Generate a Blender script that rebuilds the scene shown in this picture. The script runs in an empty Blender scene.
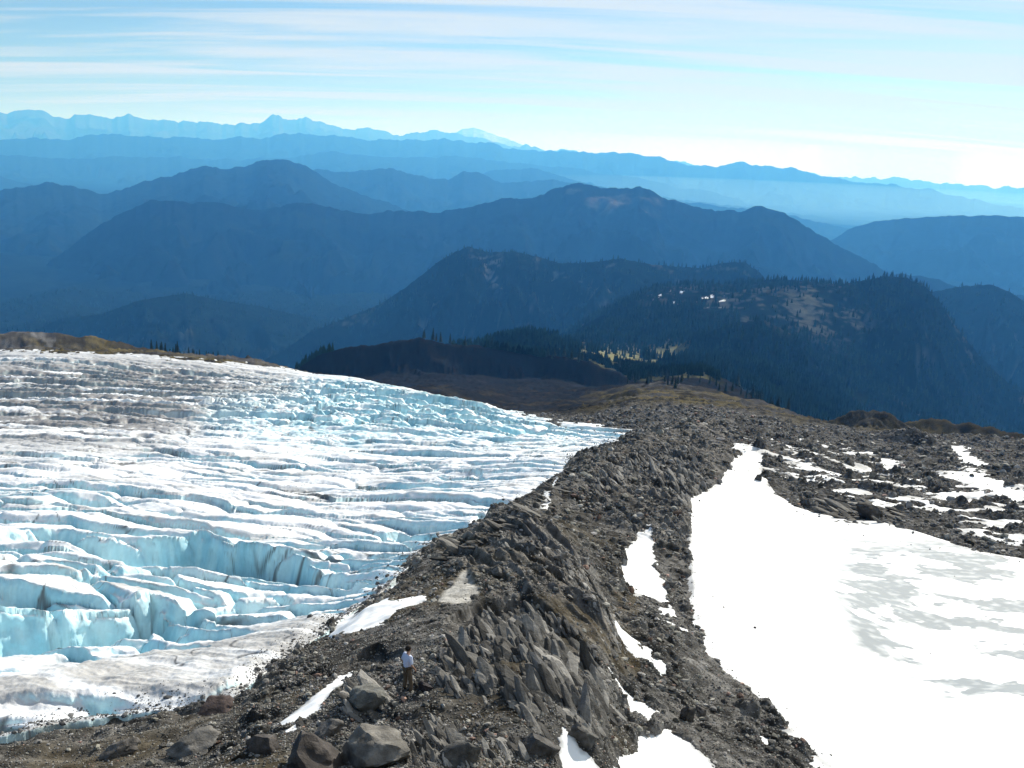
import bpy, math, random, time
import numpy as np
T0 = time.time()
random.seed(7)
C = bpy.context.scene.collection
sc = bpy.context.scene
R_ = math.radians
# ------------------------------------------------------------------ camera
F = 1005.0                      # focal length in pixels (35 mm lens)
PITCH, ROLL = R_(12.94), R_(2.8)
Z0 = 1200.0                     # the camera stands 1200 m over the valley datum
cp, sp_, cr, sr = math.cos(PITCH), math.sin(PITCH), math.cos(ROLL), math.sin(ROLL)
FW = np.array([0, cp, -sp_]); R0 = np.array([1.0, 0, 0]); U0 = np.array([0, sp_, cp])
RT = cr * R0 + sr * U0; UP = -sr * R0 + cr * U0
cam_d = bpy.data.cameras.new('camera'); cam = bpy.data.objects.new('camera', cam_d); C.objects.link(cam)
cam_d.sensor_width = 36; cam_d.lens = F / 1024 * 36; cam_d.clip_start = 0.5; cam_d.clip_end = 200000
import mathutils
m3 = mathutils.Matrix((tuple(RT), tuple(UP), tuple(-FW))).transposed()
cam.matrix_world = mathutils.Matrix.Translation((0, 0, Z0)) @ m3.to_4x4()
sc.camera = cam
# ------------------------------------------------------------------ light
SUN_AZ, SUN_EL = R_(27), R_(31)         # ahead of the camera and to the right
EXPOSURE = 0.42
w = bpy.data.worlds.new('World'); sc.world = w; w.use_nodes = True
nt = w.node_tree; N = nt.nodes; Lk = nt.links
for n in list(N): N.remove(n)
out = N.new('ShaderNodeOutputWorld'); bg = N.new('ShaderNodeBackground'); bg.inputs['Strength'].default_value = 0.070
sky = N.new('ShaderNodeTexSky'); sky.sky_type = 'NISHITA'; sky.sun_disc = False
sky.sun_elevation = SUN_EL; sky.sun_rotation = SUN_AZ; sky.altitude = 1200; sky.air_density = 1.0; sky.dust_density = 0.6; sky.ozone_density = 2.0
tc = N.new('ShaderNodeTexCoord'); sep = N.new('ShaderNodeSeparateXYZ'); Lk.new(tc.outputs['Generated'], sep.inputs[0])
def wm(op, a, b=None, c=None):
    n = N.new('ShaderNodeMath'); n.operation = op
    for i, v in enumerate((a, b, c)):
        if v is None: continue
        if isinstance(v, (int, float)): n.inputs[i].default_value = v
        else: Lk.new(v, n.inputs[i])
    return n.outputs[0]
zc = wm('MAXIMUM', sep.outputs[2], 0.02)
zz = wm('ADD', zc, 0.10)
cx_ = wm('DIVIDE', sep.outputs[0], zz); cy_ = wm('DIVIDE', sep.outputs[1], zz)
# thin streaky cirrus on a flat layer seen from below, stretched across the view
cmb = N.new('ShaderNodeCombineXYZ')
Lk.new(wm('MULTIPLY', wm('ADD', cx_, wm('MULTIPLY', cy_, 0.10)), 0.30), cmb.inputs[0])
Lk.new(wm('MULTIPLY', wm('ADD', cy_, wm('MULTIPLY', cx_, 0.05)), 2.3), cmb.inputs[1])
n1 = N.new('ShaderNodeTexNoise'); n1.inputs['Scale'].default_value = 1.0; n1.inputs['Detail'].default_value = 7; n1.inputs['Roughness'].default_value = 0.55; n1.inputs['Distortion'].default_value = 0.6
Lk.new(cmb.outputs[0], n1.inputs['Vector'])
n2 = N.new('ShaderNodeTexNoise'); n2.inputs['Scale'].default_value = 0.35; n2.inputs['Detail'].default_value = 3
Lk.new(cmb.outputs[0], n2.inputs['Vector'])
# more cloud towards the right (east), clear blue at the left
side = wm('MULTIPLY', wm('DIVIDE', sep.outputs[0], wm('MAXIMUM', sep.outputs[1], 0.2)), 0.10)
cl = wm('ADD', wm('ADD', wm('MULTIPLY', n1.outputs[0], 1.0), wm('MULTIPLY', n2.outputs[0], 0.2)), side)
mr = N.new('ShaderNodeMapRange'); mr.interpolation_type = 'SMOOTHSTEP'
mr.inputs['From Min'].default_value = 0.46; mr.inputs['From Max'].default_value = 0.70; mr.inputs['To Max'].default_value = 0.9
Lk.new(cl, mr.inputs['Value'])
mix = N.new('ShaderNodeMix'); mix.data_type = 'RGBA'
tint = N.new('ShaderNodeMix'); tint.data_type = 'RGBA'; tint.blend_type = 'MULTIPLY'; tint.inputs[0].default_value = 1.0
SKY_TINT = (0.71, 0.89, 1.0, 1)
tint.inputs[7].default_value = SKY_TINT
Lk.new(sky.outputs[0], tint.inputs[6])
Lk.new(mr.outputs[0], mix.inputs[0]); Lk.new(tint.outputs[2], mix.inputs[6]); mix.inputs[7].default_value = (7.6, 8.3, 8.6, 1)
Lk.new(mix.outputs[2], bg.inputs['Color']); Lk.new(bg.outputs[0], out.inputs['Surface'])
sd_ = bpy.data.lights.new('sun', 'SUN'); sun = bpy.data.objects.new('sun', sd_); C.objects.link(sun)
sd_.energy = 5.0; sd_.angle = R_(0.53); sd_.color = (1.0, 0.965, 0.90)
sdir = mathutils.Vector((math.sin(SUN_AZ) * math.cos(SUN_EL), math.cos(SUN_AZ) * math.cos(SUN_EL), math.sin(SUN_EL)))
sun.rotation_euler = sdir.to_track_quat('Z', 'Y').to_euler()
vs = sc.view_settings; vs.view_transform = 'Standard'; vs.look = 'None'; vs.exposure = EXPOSURE; vs.gamma = 1; vs.use_curve_mapping = False
sc.cycles.use_denoising = True; sc.cycles.max_bounces = 6; sc.cycles.diffuse_bounces = 3; sc.cycles.volume_bounces = 1
# ------------------------------------------------------------------ helpers
def proj(x, y, z):
    d = y * cp - z * sp_
    d = np.where(d < 1e-3, 1e-3, d)
    a = x * cr + sr * (y * sp_ + z * cp); b = -x * sr + cr * (y * sp_ + z * cp)
    return 512 + F * a / d, 384 - F * b / d
def ray(px, py):                          # pixel -> azimuth, tan(elevation)
    px = np.asarray(px, float); py = np.asarray(py, float)
    d = FW + ((px - 512) / F)[..., None] * RT + ((384 - py) / F)[..., None] * UP
    return np.arctan2(d[..., 0], d[..., 1]), d[..., 2] / np.hypot(d[..., 0], d[..., 1])
def sm(a, b, x):
    t = np.clip((x - a) / (b - a), 0, 1); return t * t * (3 - 2 * t)
def h2(ix, iy, s=0):
    n = (ix.astype(np.int64) * 374761393 + iy.astype(np.int64) * 668265263 + s * 2147483629) & 0xffffffff
    n = ((n ^ (n >> 13)) * 1274126177) & 0xffffffff
    n = (n ^ (n >> 16)) & 0xffffffff
    return (n & 0xffffff).astype(np.float32) / np.float32(0x1000000)
def perlin(x, y, s=0):
    x = x.astype(np.float32); y = y.astype(np.float32)
    ix = np.floor(x).astype(np.int32); iy = np.floor(y).astype(np.int32)
    fx = x - ix; fy = y - iy
    u = fx * fx * fx * (fx * (fx * 6 - 15) + 10); v = fy * fy * fy * (fy * (fy * 6 - 15) + 10)
    def g(a, b):
        t = h2(ix + a, iy + b, s) * np.float32(6.2831853)
        return np.cos(t) * (fx - a) + np.sin(t) * (fy - b)
    n0 = g(0, 0) * (1 - u) + g(1, 0) * u; n1 = g(0, 1) * (1 - u) + g(1, 1) * u
    return (n0 * (1 - v) + n1 * v) * 1.5
def fbm(x, y, o=4, s=0, g=0.5):
    r = 0; a = 1.0; t = 0
    for i in range(o):
        r = r + a * perlin(x * 2.0**i + 17.3 * i, y * 2.0**i - 9.1 * i, s + i); t += a; a *= g
    return r / t
def ridged(x, y, o=4, s=0, g=0.5):
    r = 0; a = 1.0; t = 0
    for i in range(o):
        r = r + a * (1 - np.abs(perlin(x * 2.0**i + 7.7 * i, y * 2.0**i + 3.3 * i, s + i)) * 2); t += a; a *= g
    return r / t
def worley(x, y, s=0, jit=0.9):             # F1, F2, cell random, offset of cell in y
    x = x.astype(np.float32); y = y.astype(np.float32)
    ix = np.floor(x).astype(np.int32); iy = np.floor(y).astype(np.int32)
    f1 = np.full(x.shape, 9, np.float32); f2 = f1.copy(); cid = np.zeros_like(f1); oy = np.zeros_like(f1); ox = np.zeros_like(f1)
    for a in (-1, 0, 1):
        for b in (-1, 0, 1):
            cx = ix + a; cy = iy + b
            qx = cx + 0.5 + (h2(cx, cy, s) - 0.5) * jit; qy = cy + 0.5 + (h2(cx, cy, s + 11) - 0.5) * jit
            d = np.sqrt((qx - x)**2 + (qy - y)**2)
            c = d < f1
            f2 = np.where(c, f1, np.minimum(f2, d)); f1 = np.where(c, d, f1)
            cid = np.where(c, h2(cx, cy, s + 23), cid); oy = np.where(c, y - qy, oy); ox = np.where(c, x - qx, ox)
    return f1, f2, cid, oy, ox
def sdpoly(px, py, P):                      # signed distance to polygon, positive inside (pixels of angle)
    P = np.asarray(P, np.float32); px = px.astype(np.float32); py = py.astype(np.float32)
    best = np.full(px.shape, 1e12, np.float32); ins = np.zeros(px.shape, bool)
    n = len(P)
    for i in range(n):
        ax, ay = P[i]; bx, by = P[(i + 1) % n]
        ex, ey = bx - ax, by - ay
        t = np.clip(((px - ax) * ex + (py - ay) * ey) / (ex * ex + ey * ey + 1e-9), 0, 1)
        best = np.minimum(best, (px - ax - t * ex)**2 + (py - ay - t * ey)**2)
        if ay != by:
            c = ((ay > py) != (by > py)) & (px < (bx - ax) * (py - ay) / (by - ay) + ax)
            ins ^= c
    d = np.sqrt(best); return np.where(ins, d, -d)
def tag(o, label=None, cat=None, group=None, kind=None):
    if label: o['label'] = label
    if cat: o['category'] = cat
    if group: o['group'] = group
    if kind: o['kind'] = kind
    return o
def mesh_obj(name, co, faces, mat, col=None, parent=None, smooth=True):
    """co (n,3) world, faces (m,k) int array"""
    me = bpy.data.meshes.new(name)
    co = np.ascontiguousarray(co, np.float32); faces = np.ascontiguousarray(faces, np.int32)
    k = faces.shape[1]
    me.vertices.add(len(co)); me.vertices.foreach_set('co', co.ravel())
    me.loops.add(faces.size); me.loops.foreach_set('vertex_index', faces.ravel())
    me.polygons.add(len(faces)); me.polygons.foreach_set('loop_start', np.arange(0, faces.size, k, dtype=np.int32))
    me.polygons.foreach_set('loop_total', np.full(len(faces), k, np.int32))
    me.polygons.foreach_set('use_smooth', np.full(len(faces), smooth, bool))
    if col is not None:
        at = me.color_attributes.new('Col', 'FLOAT_COLOR', 'POINT')
        c4 = np.ones((len(co), 4), np.float32); c4[:, :3] = col; at.data.foreach_set('color', c4.ravel())
    me.update(calc_edges=True)
    o = bpy.data.objects.new(name, me); C.objects.link(o)
    if mat: me.materials.append(mat)
    if parent: o.parent = parent
    return o
def grid_obj(name, X, Y, Z, mat, col, keep=None, smooth=True):
    ny, nx = X.shape
    idx = np.arange(ny * nx, dtype=np.int32).reshape(ny, nx)
    f = np.stack([idx[:-1, :-1], idx[:-1, 1:], idx[1:, 1:], idx[1:, :-1]], -1).reshape(-1, 4)
    co = np.stack([X, Y, Z + Z0], -1).reshape(-1, 3); col = col.reshape(-1, 3)
    if keep is not None:
        k = (keep[:-1, :-1] | keep[:-1, 1:] | keep[1:, 1:] | keep[1:, :-1]).ravel()
        f = f[k]; used = np.zeros(ny * nx, bool); used[f.ravel()] = True
        rm = np.cumsum(used) - 1; f = rm[f]; co = co[used]; col = col[used]
    return mesh_obj(name, co, f, mat, col, smooth=smooth)
def lerp3(a, b, t): return np.asarray(a, np.float32) * (1 - t[..., None]) + np.asarray(b, np.float32) * t[..., None]
# ------------------------------------------------------------------ materials
def surf_mat(name, rough=0.9, scale=3.0, var=0.35, bump=0.0, bdist=0.05, fine=None, spec=0.2, plain=None, fade=None):
    m = bpy.data.materials.new(name); m.use_nodes = True; t = m.node_tree; n = t.nodes; l = t.links
    b = n['Principled BSDF']; b.inputs['Roughness'].default_value = rough; b.inputs['Specular IOR Level'].default_value = spec
    g = n.new('ShaderNodeNewGeometry')
    z = n.new('ShaderNodeTexNoise'); z.inputs['Scale'].default_value = scale; z.inputs['Detail'].default_value = 6; z.inputs['Roughness'].default_value = 0.65
    l.new(g.outputs['Position'], z.inputs['Vector'])
    r = n.new('ShaderNodeMapRange'); r.inputs['From Min'].default_value = 0.3; r.inputs['From Max'].default_value = 0.7
    r.inputs['To Min'].default_value = 1 - var; r.inputs['To Max'].default_value = 1 + var
    l.new(z.outputs[0], r.inputs['Value'])
    mx = n.new('ShaderNodeVectorMath'); mx.operation = 'SCALE'
    if plain is None:
        a = n.new('ShaderNodeAttribute'); a.attribute_name = 'Col'; l.new(a.outputs['Color'], mx.inputs[0])
    else: mx.inputs[0].default_value = plain
    l.new(r.outputs[0], mx.inputs['Scale'])
    l.new(mx.outputs[0], b.inputs['Base Color'])
    if bump:
        bp = n.new('ShaderNodeBump'); bp.inputs['Strength'].default_value = bump; bp.inputs['Distance'].default_value = bdist
        z2 = n.new('ShaderNodeTexNoise'); z2.inputs['Scale'].default_value = fine or scale; z2.inputs['Detail'].default_value = 5; z2.inputs['Roughness'].default_value = 0.7
        l.new(g.outputs['Position'], z2.inputs['Vector']); l.new(z2.outputs[0], bp.inputs['Height']); l.new(bp.outputs[0], b.inputs['Normal'])
    return m
M_rock = surf_mat('moraine_rock', 1.0, 1.7, 0.5, 1.0, 0.14, 5.0, spec=0.0)
M_boulder = surf_mat('boulder_rock', 0.85, 2.3, 0.4, 0.7, 0.08, 6.0)
M_ice = surf_mat('glacier_ice', 0.55, 0.9, 0.10, 0.5, 0.10, 2.5, spec=0.4)
M_snow = surf_mat('old_snow', 0.75, 0.6, 0.06, 0.25, 0.05, 2.0, spec=0.3)
M_hill = surf_mat('hill_ground', 0.95, 0.02, 0.35, 0.5, 4.0, 0.05, spec=0.0)
M_far = surf_mat('far_forest', 0.95, 0.006, 0.4, 0.6, 15.0, 0.012, spec=0.0)
M_tree = surf_mat('conifer_needles', 0.9, 0.4, 0.4, plain=(0.012, 0.022, 0.012), spec=0.1)
M_forest = surf_mat('forest_needles', 0.95, 0.012, 0.75, plain=(0.013, 0.024, 0.012), spec=0.0)
M_trunk = surf_mat('conifer_bark', 0.9, 2.0, 0.3, plain=(0.07, 0.05, 0.035), spec=0.1)
# ------------------------------------------------------------------ the near base surface S(az, ln r)
# control points: (px, py, horizontal range)
CP = [ # moraine crest and knoll
 (430,768,26),(403,690,35),(300,768,26),(400,640,45),(480,640,45),(560,640,46),(500,600,53),(440,600,54),(500,560,63),(530,532,75),(480,536,74),
 (600,600,56),(650,660,46),(620,570,72),(585,535,88),(560,510,106),(600,490,118),(640,470,140),(640,450,172),(700,450,178),(720,435,235),(660,430,262),(700,415,350),(620,410,430),(650,402,480),(740,411,450),
 (640,560,76),(670,520,98),(690,490,122),(640,600,62),(690,620,61),(700,690,46),(640,768,33),(560,768,28),(560,700,34),(720,700,46),(790,768,40),(800,745,43),(730,650,58),(700,560,84),
 (680,768,35),(620,720,38),
 # snowfield
 (780,700,52),(850,650,68),(850,768,48),(950,768,49),(1010,700,62),(950,640,76),(800,600,74),(720,600,72),(850,560,100),(950,560,105),(1010,590,95),(770,540,104),(720,540,96),(750,490,136),(760,450,190),
 (850,520,126),(900,490,165),(950,500,158),(1010,530,132),(1010,480,190),(950,466,235),(850,470,190),(820,443,262),(880,450,270),(980,458,290),(1010,444,360),(900,444,330),(800,429,380),(850,437,340),
 # glacier
 (0,740,38),(100,735,37),(200,735,34),(250,700,38),(150,690,43),(0,690,46),(0,640,59),(100,640,58),(200,640,58),(300,640,51),(0,600,71),(150,600,71),(300,600,66),(350,600,60),(0,560,88),(150,560,88),(300,565,84),(380,580,68),(420,550,84),
 (0,520,112),(150,520,112),(300,520,112),(450,520,104),(0,480,148),(200,480,148),(400,480,146),(530,480,128),(0,440,205),(200,440,205),(400,440,205),(560,455,165),(580,440,215),(640,436,255),(0,400,320),(150,400,325),(300,400,335),(420,400,360),(500,412,340),(560,425,290),
 (0,370,480),(150,372,490),(270,374,520),(0,353,620),(150,357,640),(270,369,640),(360,379,520),(420,392,440),(330,385,440)]
cps = []
for a, b, r in CP:
    az, te = ray(a, b); cps.append((float(az), math.log(r), r * float(te)))
def cz(px, r, z): cps.append((float(ray(px, 400)[0]), math.log(r), z))
for px in (-200, 100, 350, 512, 700, 1000, 1250):
    cz(px, 2.0, -1.8); cz(px, 6.0, -4.6); cz(px, 14.0, -10.8 - (2.2 if px < 100 or px > 900 else 0))
# beyond the rim: behind the glacier, the scree bowl, brown slopes, and the drop to the valley
for px, r, z in ((0,800,-215),(200,800,-225),(350,750,-215),(0,1100,-330),(200,1100,-340),(0,1700,-600),(200,1700,-560),
                 (440,560,-150),(520,480,-125),(560,420,-112)): cz(px, r, z)
for a, b, r in ((400,392,760),(480,408,700),(560,412,620),(500,386,1040),(400,382,1040),(600,400,800),(350,377,1147),(420,371,1147),(500,377,1147),(560,380,1147),(600,388,1130),
                (660,392,640),(700,398,620),(640,385,900),(760,402,660),(700,372,1300),(620,372,1400),(600,360,1650),(660,372,1700),(480,347,1700),(400,352,1700)):
    az, te = ray(a, b); cps.append((float(az), math.log(r), r * float(te)))
for px, r, z in ((850,600,-150),(1000,600,-150),(850,900,-260),(1000,900,-280),(760,1000,-235),(800,1700,-480),(1000,1700,-600)): cz(px, r, z)
cps = np.array(cps)
def tps_fit(P, z, lam=1e-4):
    d = np.sqrt(((P[:, None] - P[None])**2).sum(-1)); K = np.where(d > 0, d * d * np.log(d + 1e-12), 0) + lam * np.eye(len(P))
    A = np.hstack([np.ones((len(P), 1)), P]); n = len(P)
    Mx = np.zeros((n + 3, n + 3)); Mx[:n, :n] = K; Mx[:n, n:] = A; Mx[n:, :n] = A.T
    return np.linalg.solve(Mx, np.concatenate([z, np.zeros(3)]))
class Surf:
    """thin plate through z/r (slope of sight) over (azimuth, ln r), sampled on a coarse table"""
    def __init__(s, cps, a0, a1, v0, v1, n=260):
        P = np.stack([cps[:, 0] * 2.2, cps[:, 1]], -1); q = cps[:, 2] / np.exp(cps[:, 1])
        wv = tps_fit(P, q)
        s.A = np.linspace(a0, a1, n); s.V = np.linspace(v0, v1, n)
        ga, gv = np.meshgrid(s.A, s.V); t = np.zeros_like(ga)
        for i in range(len(P)):
            d2 = (ga * 2.2 - P[i, 0])**2 + (gv - P[i, 1])**2
            t += wv[i] * 0.5 * d2 * np.log(d2 + 1e-12)
        t += wv[-3] + wv[-2] * ga * 2.2 + wv[-1] * gv
        s.t = t; s.n = n
    def __call__(s, az, v):
        fa = np.clip((az - s.A[0]) / (s.A[-1] - s.A[0]) * (s.n - 1), 0, s.n - 1.001); fv = np.clip((v - s.V[0]) / (s.V[-1] - s.V[0]) * (s.n - 1), 0, s.n - 1.001)
        i = fa.astype(int); j = fv.astype(int); fa = fa - i; fv = fv - j; t = s.t
        q = (t[j, i] * (1 - fa) + t[j, i + 1] * fa) * (1 - fv) + (t[j + 1, i] * (1 - fa) + t[j + 1, i + 1] * fa) * fv
        return q * np.exp(v)
AZ0, AZ1 = R_(-36), R_(36)
S = Surf(cps, AZ0 - .02, AZ1 + .02, math.log(1.8), math.log(1800))
def ridge(AZ, RR, pts, D, sf, sb, L=None, spur=0.5, seed=1, wander=0.05, ends=0.6, rough=0.0, jag=0.0):
    """height of a ridge whose crest passes through the given sight lines at range D"""
    pts = np.asarray(pts, float); a, te = ray(pts[:, 0], pts[:, 1])
    L = L or D * 0.05
    cr_ = np.interp(AZ, a, te)
    Dw = D * (1 + wander * perlin(AZ * D / (L * 3), AZ * 0 + seed * 3.1, seed))
    cr_ = cr_ - ends * (np.maximum(a[0] - AZ, 0) + np.maximum(AZ - a[-1], 0))
    if jag: cr_ = cr_ + jag / F * 1.3 * fbm(AZ * F / 34, AZ * 0 + seed, 5, seed + 30, .62)
    cz_ = cr_ * Dw
    d = RR - Dw; ad = np.abs(d)
    X = RR * np.sin(AZ); Y = RR * np.cos(AZ)
    wx = X + L * 0.5 * fbm(X / L, Y / L, 2, seed + 5)
    s = ridged(wx / L, d / (L * 1.5) + seed + .6 * fbm(X / L, Y / L, 2, seed + 6), 4, seed + 9)
    prof = ad * np.where(d < 0, sf, sb)
    prof = prof * (1 + spur * (0.45 - s) * sm(0, L * 0.7, ad) * 1.6)
    z = cz_ - np.maximum(prof, 0)
    if rough: z = z + rough * fbm(X / (rough * 5), Y / (rough * 5), 3, seed + 20)
    return z
# near hills beyond the rim, as ridges added to the base
NEAR_RIDGES = [
 ([(-80,335),(-20,331),(20,329),(60,331),(110,340),(160,350),(220,360),(280,368)], 760, 0.30, 0.45, 40, 4.0),
 ([(235,366),(248,356),(262,366)], 700, 0.5, 0.5, 25, 2.0),
 ([(290,372),(320,355),(360,345),(420,338),(470,346),(520,353),(560,357),(590,362),(620,374),(640,388),(660,404)], 1180, 0.68, 0.5, 50, 3.0),
 ([(585,408),(610,395),(640,387),(672,393),(700,402)], 640, 0.30, 0.4, 40, 3.0),
 ([(655,392),(690,390),(730,396),(770,404),(800,416),(830,425)], 690, 0.28, 0.5, 40, 2.5),
 ([(805,432),(830,420),(852,413),(872,411),(888,414),(905,424),(925,432)], 480, 0.42, 0.5, 25, 2.0),
 ([(860,440),(880,432),(905,430),(925,434),(945,446)], 330, 0.45, 0.5, 18, 2.0),
 ([(890,430),(915,421),(935,418),(960,422),(990,428),(1024,434),(1080,446)], 590, 0.36, 0.5, 40, 3.0),
]
def polar(azs, rs):
    A, Rr = np.meshgrid(azs, rs); return A, Rr, Rr * np.sin(A), Rr * np.cos(A)
dA = R_(0.062)
azs = np.arange(AZ0, AZ1, dA)
rs = [2.0]
while rs[-1] < 1720:
    r = rs[-1]; rs.append(r * (1 + (0.03 if r < 20 else 0.0015 if r < 75 else 0.0021 if r < 560 else 0.0045)))
rs = np.array(rs)
A, RR, X, Y = polar(azs, rs)
V = np.log(RR)
base = S(A, V)
PX, PY = proj(X, Y, base)              # sight-line coordinates of the smooth surface: where each feature lies
print('near grid', A.shape, time.time() - T0)
# ---- outlines (sight lines) of the three covers
ICE = [(-400,744),(0,742),(60,728),(110,722),(150,716),(195,716),(232,708),(262,680),(300,655),(345,622),(388,590),(420,556),(440,543),(468,540),(490,520),(540,500),(560,486),(575,462),(610,448),(655,436),
       (640,431),(560,421),(520,412),(480,398),(420,388),(360,377),(270,366),(150,355),(0,349),(-500,335),(-700,500),(-700,744)]
SNOW = [[(688,500),(705,492),(722,478),(735,455),(750,447),(765,455),(760,475),(775,495),(800,510),(850,522),(880,525),(920,537),(960,548),(1024,562),(1400,620),(1400,900),(850,900),(835,775),(800,745),(770,715),(745,690),(725,670),(705,640),(695,600),(690,560)]]
STRIPS = [[(625,548),(640,532),(652,530),(655,560),(668,590),(672,605),(655,600),(638,595),(620,580)],
 [(612,636),(622,634),(650,655),(675,672),(660,672),(630,655)],
 [(608,688),(618,690),(655,715),(650,722),(632,718)],
 [(615,758),(640,735),(665,728),(690,745),(715,768),(720,800),(620,800)],
 [(560,790),(560,762),(580,775),(600,790)],
 [(268,735),(300,722),(330,700),(352,688),(345,700),(322,725),(295,742)],
 [(540,525),(548,502),(560,490),(556,508),(546,528)],
 [(335,625),(350,610),(395,580),(400,588),(370,608),(350,630),(420,622),(425,630),(380,645),(350,650),(330,648)],
 [(650,605),(672,603),(678,618),(662,618)],[(662,625),(690,630),(688,638)],
 [(758,738),(770,742),(768,752)],
 [(948,447),(958,444),(985,462),(992,468),(965,468)],[(928,474),(960,470),(985,472),(1005,486),(1040,494),(1060,502),(1010,502),(985,492),(955,480)]]
noise_e = fbm(X / 4.0, Y / 4.0, 3, 71) ; noise_f = fbm(X / 1.2, Y / 1.2, 3, 77)
front = RR < 700
sd_ice = sdpoly(PX, PY, ICE)
sd_ice = np.where(RR > 700, -50, sd_ice)
sd_snow = sdpoly(PX, PY, SNOW[0])
sd_strip = np.full(PX.shape, -99, np.float32)
for P in STRIPS:
    P = np.array(P, float); x0, y0 = P.min(0) - 12; x1, y1 = P.max(0) + 12
    mk = (PX > x0) & (PX < x1) & (PY > y0) & (PY < y1) & (RR < 640)
    sd_strip[mk] = np.maximum(sd_strip[mk], sdpoly(PX[mk], PY[mk], P) + (2 + 60 / np.sqrt(RR[mk])) * fbm(X[mk] / 2.0, Y[mk] / 2.0, 5, 79, .65))
pxm = RR / F                              # metres per pixel at that range
print('masks', time.time() - T0)
# ------------------------------------------------------------------ glacier
gi = (azs < R_(13)); gj = (rs > 24) & (rs < 760)
sub = np.ix_(gj, gi)
a, r, x, y, b, px, py, sd = A[sub], RR[sub], X[sub], Y[sub], base[sub], PX[sub], PY[sub], sd_ice[sub]
# crevasses run along log-spirals: level far off, slanting down to the right near by
k = 1.15 - 0.75 * sm(math.log(60), math.log(320), np.log(r))
wq = r * np.exp(k * (a + 0.2)); u = x + 0.2 * y
wq = wq + 4.2 * fbm(x / 22, y / 22, 4, 31) * np.clip(r / 90, 0.6, 2.4)
far = sm(150, 330, r); near = 1 - sm(78, 105, r)
# big near seracs are scarps placed one by one: (top edge sight lines, fall in pixels, length of trough m)
h = np.zeros_like(b)
def scarp(top, fall, Lt, sharp=0.35, fray=0.6):
    sharp = sharp * 1.9
    global h
    top = np.asarray(top, float)
    # range of the top edge from the base surface
    q = np.linspace(0, len(top) - 1, 160); tx = np.interp(q, range(len(top)), top[:, 0]); ty = np.interp(q, range(len(top)), top[:, 1]); fl = np.interp(q, range(len(fall)), fall)
    ta, te = ray(tx, ty); rr = np.exp(np.linspace(math.log(26), math.log(700), 2500))
    rt = np.array([rr[np.argmin(np.abs(S(np.full_like(rr, aa), np.log(rr)) / rr - tt))] for aa, tt in zip(ta, te)])
    o = np.argsort(ta); ta, rt, fl = ta[o], rt[o], fl[o]
    rt = np.convolve(np.pad(rt, 3, mode='edge'), np.ones(7) / 7, 'valid')
    R_t = np.interp(a, ta, rt); H = np.interp(a, ta, fl, left=0, right=0) * R_t / F * 1.0
    R_t = R_t + fray * (fbm(x / 6, y / 6, 2, 41) * 3.0 + 0.5 * fbm(x / 1.6, y / 1.6, 2, 42) + perlin(u / 9, wq * 0, 43) * 1.5)
    sharp = np.maximum(sharp, 0.42 * H * (1 + .5 * fbm(x / 2.5, y / 2.5, 2, 44)))
    d = R_t - r                      # >0 in front of the face
    trough = sm(0, 1, d / sharp) * np.exp(-np.maximum(d - sharp, 0) / Lt)
    lip = 0.12 * H * np.exp(-(np.minimum(d, 0) / 2.0)**2) * (d < 0)
    h = h - H * trough + lip
scarp([(-60,545),(0,535),(60,531),(100,541),(160,545),(200,541),(260,551),(300,561),(340,580),(372,590)], [10,16,16,26,42,50,48,32,14,0], 6.5, 0.9)
scarp([(-60,592),(0,588),(50,596),(100,602),(150,601)], [24,26,14,8,0], 4.0, 0.5)
scarp([(55,560),(90,572),(130,570),(165,566),(200,590),(225,603)], [0,7,9,12,10,0], 2.2, 0.4)
scarp([(-60,630),(0,622),(45,618),(50,616),(90,612),(148,608),(152,607),(175,620),(200,636)], [45,48,52,56,58,52,26,20,0], 5.0, 0.8)
scarp([(150,606),(185,614),(215,628),(235,640)], [16,20,14,0], 2.5, 0.5)
scarp([(160,628),(178,632),(195,645)], [12,16,0], 1.8, 0.4)
scarp([(215,612),(250,604),(300,596),(345,592)], [12,14,12,3], 2.5, 0.5)
scarp([(0,662),(60,650),(120,648),(165,652)], [0,8,7,0], 1.5, 0.3)
scarp([(-60,708),(0,708),(40,706),(90,708),(150,712),(200,706),(245,690),(290,662),(330,640)], [4,5,6,10,13,12,7,6,0], 1.8, 0.25, 0.3)
scarp([(-60,735),(0,730),(50,726),(95,712),(98,724)], [8,9,9,8,0], 1.2, 0.25, 0.3)
scarp([(380,535),(400,528),(425,533),(450,538)], [4,12,14,6], 5, 0.6)
scarp([(470,520),(500,508),(530,505),(545,500),(560,490)], [3,12,16,18,6], 6, 0.6)
scarp([(330,560),(370,556),(400,562),(430,560)], [3,7,8,3], 4, 0.5)
# procedural crevasses: elongated cells, the near edge of each higher than the far edge of the one before it
def cells(L1, L2, amp, slit, sw, s):
    f1, f2, c, oy, ox = worley(u / L1, wq / L2, s, 0.95)
    e = f2 - f1
    saw = -oy * amp * (0.5 + c)
    return saw + (c - 0.5) * amp * 0.7 - slit * (1 - sm(0, sw, e)), c, e
h1, c1, e1 = cells(38, 12, 2.1, 3.0, 0.2, 3)      # far seracs (right)
h2_, c2, e2 = cells(150, 13, 1.3, 1.8, 0.22, 5)     # far stripes (left)
h3, c3, e3 = cells(34, 7.0, 0.75, 0.9, 0.30, 8)      # middle flow lines
h4, c4, e4 = cells(9, 5.5, 0.9, 1.0, 0.16, 13)        # near blocks
right = sm(230, 400, px - (py - 380) * 0.9)
slab = sm(-6, 8, sdpoly(px, py, [(-300,690),(0,684),(60,674),(120,660),(200,655),(300,622),(345,618),(330,660),(240,705),(100,712),(-300,716)]))
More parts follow.
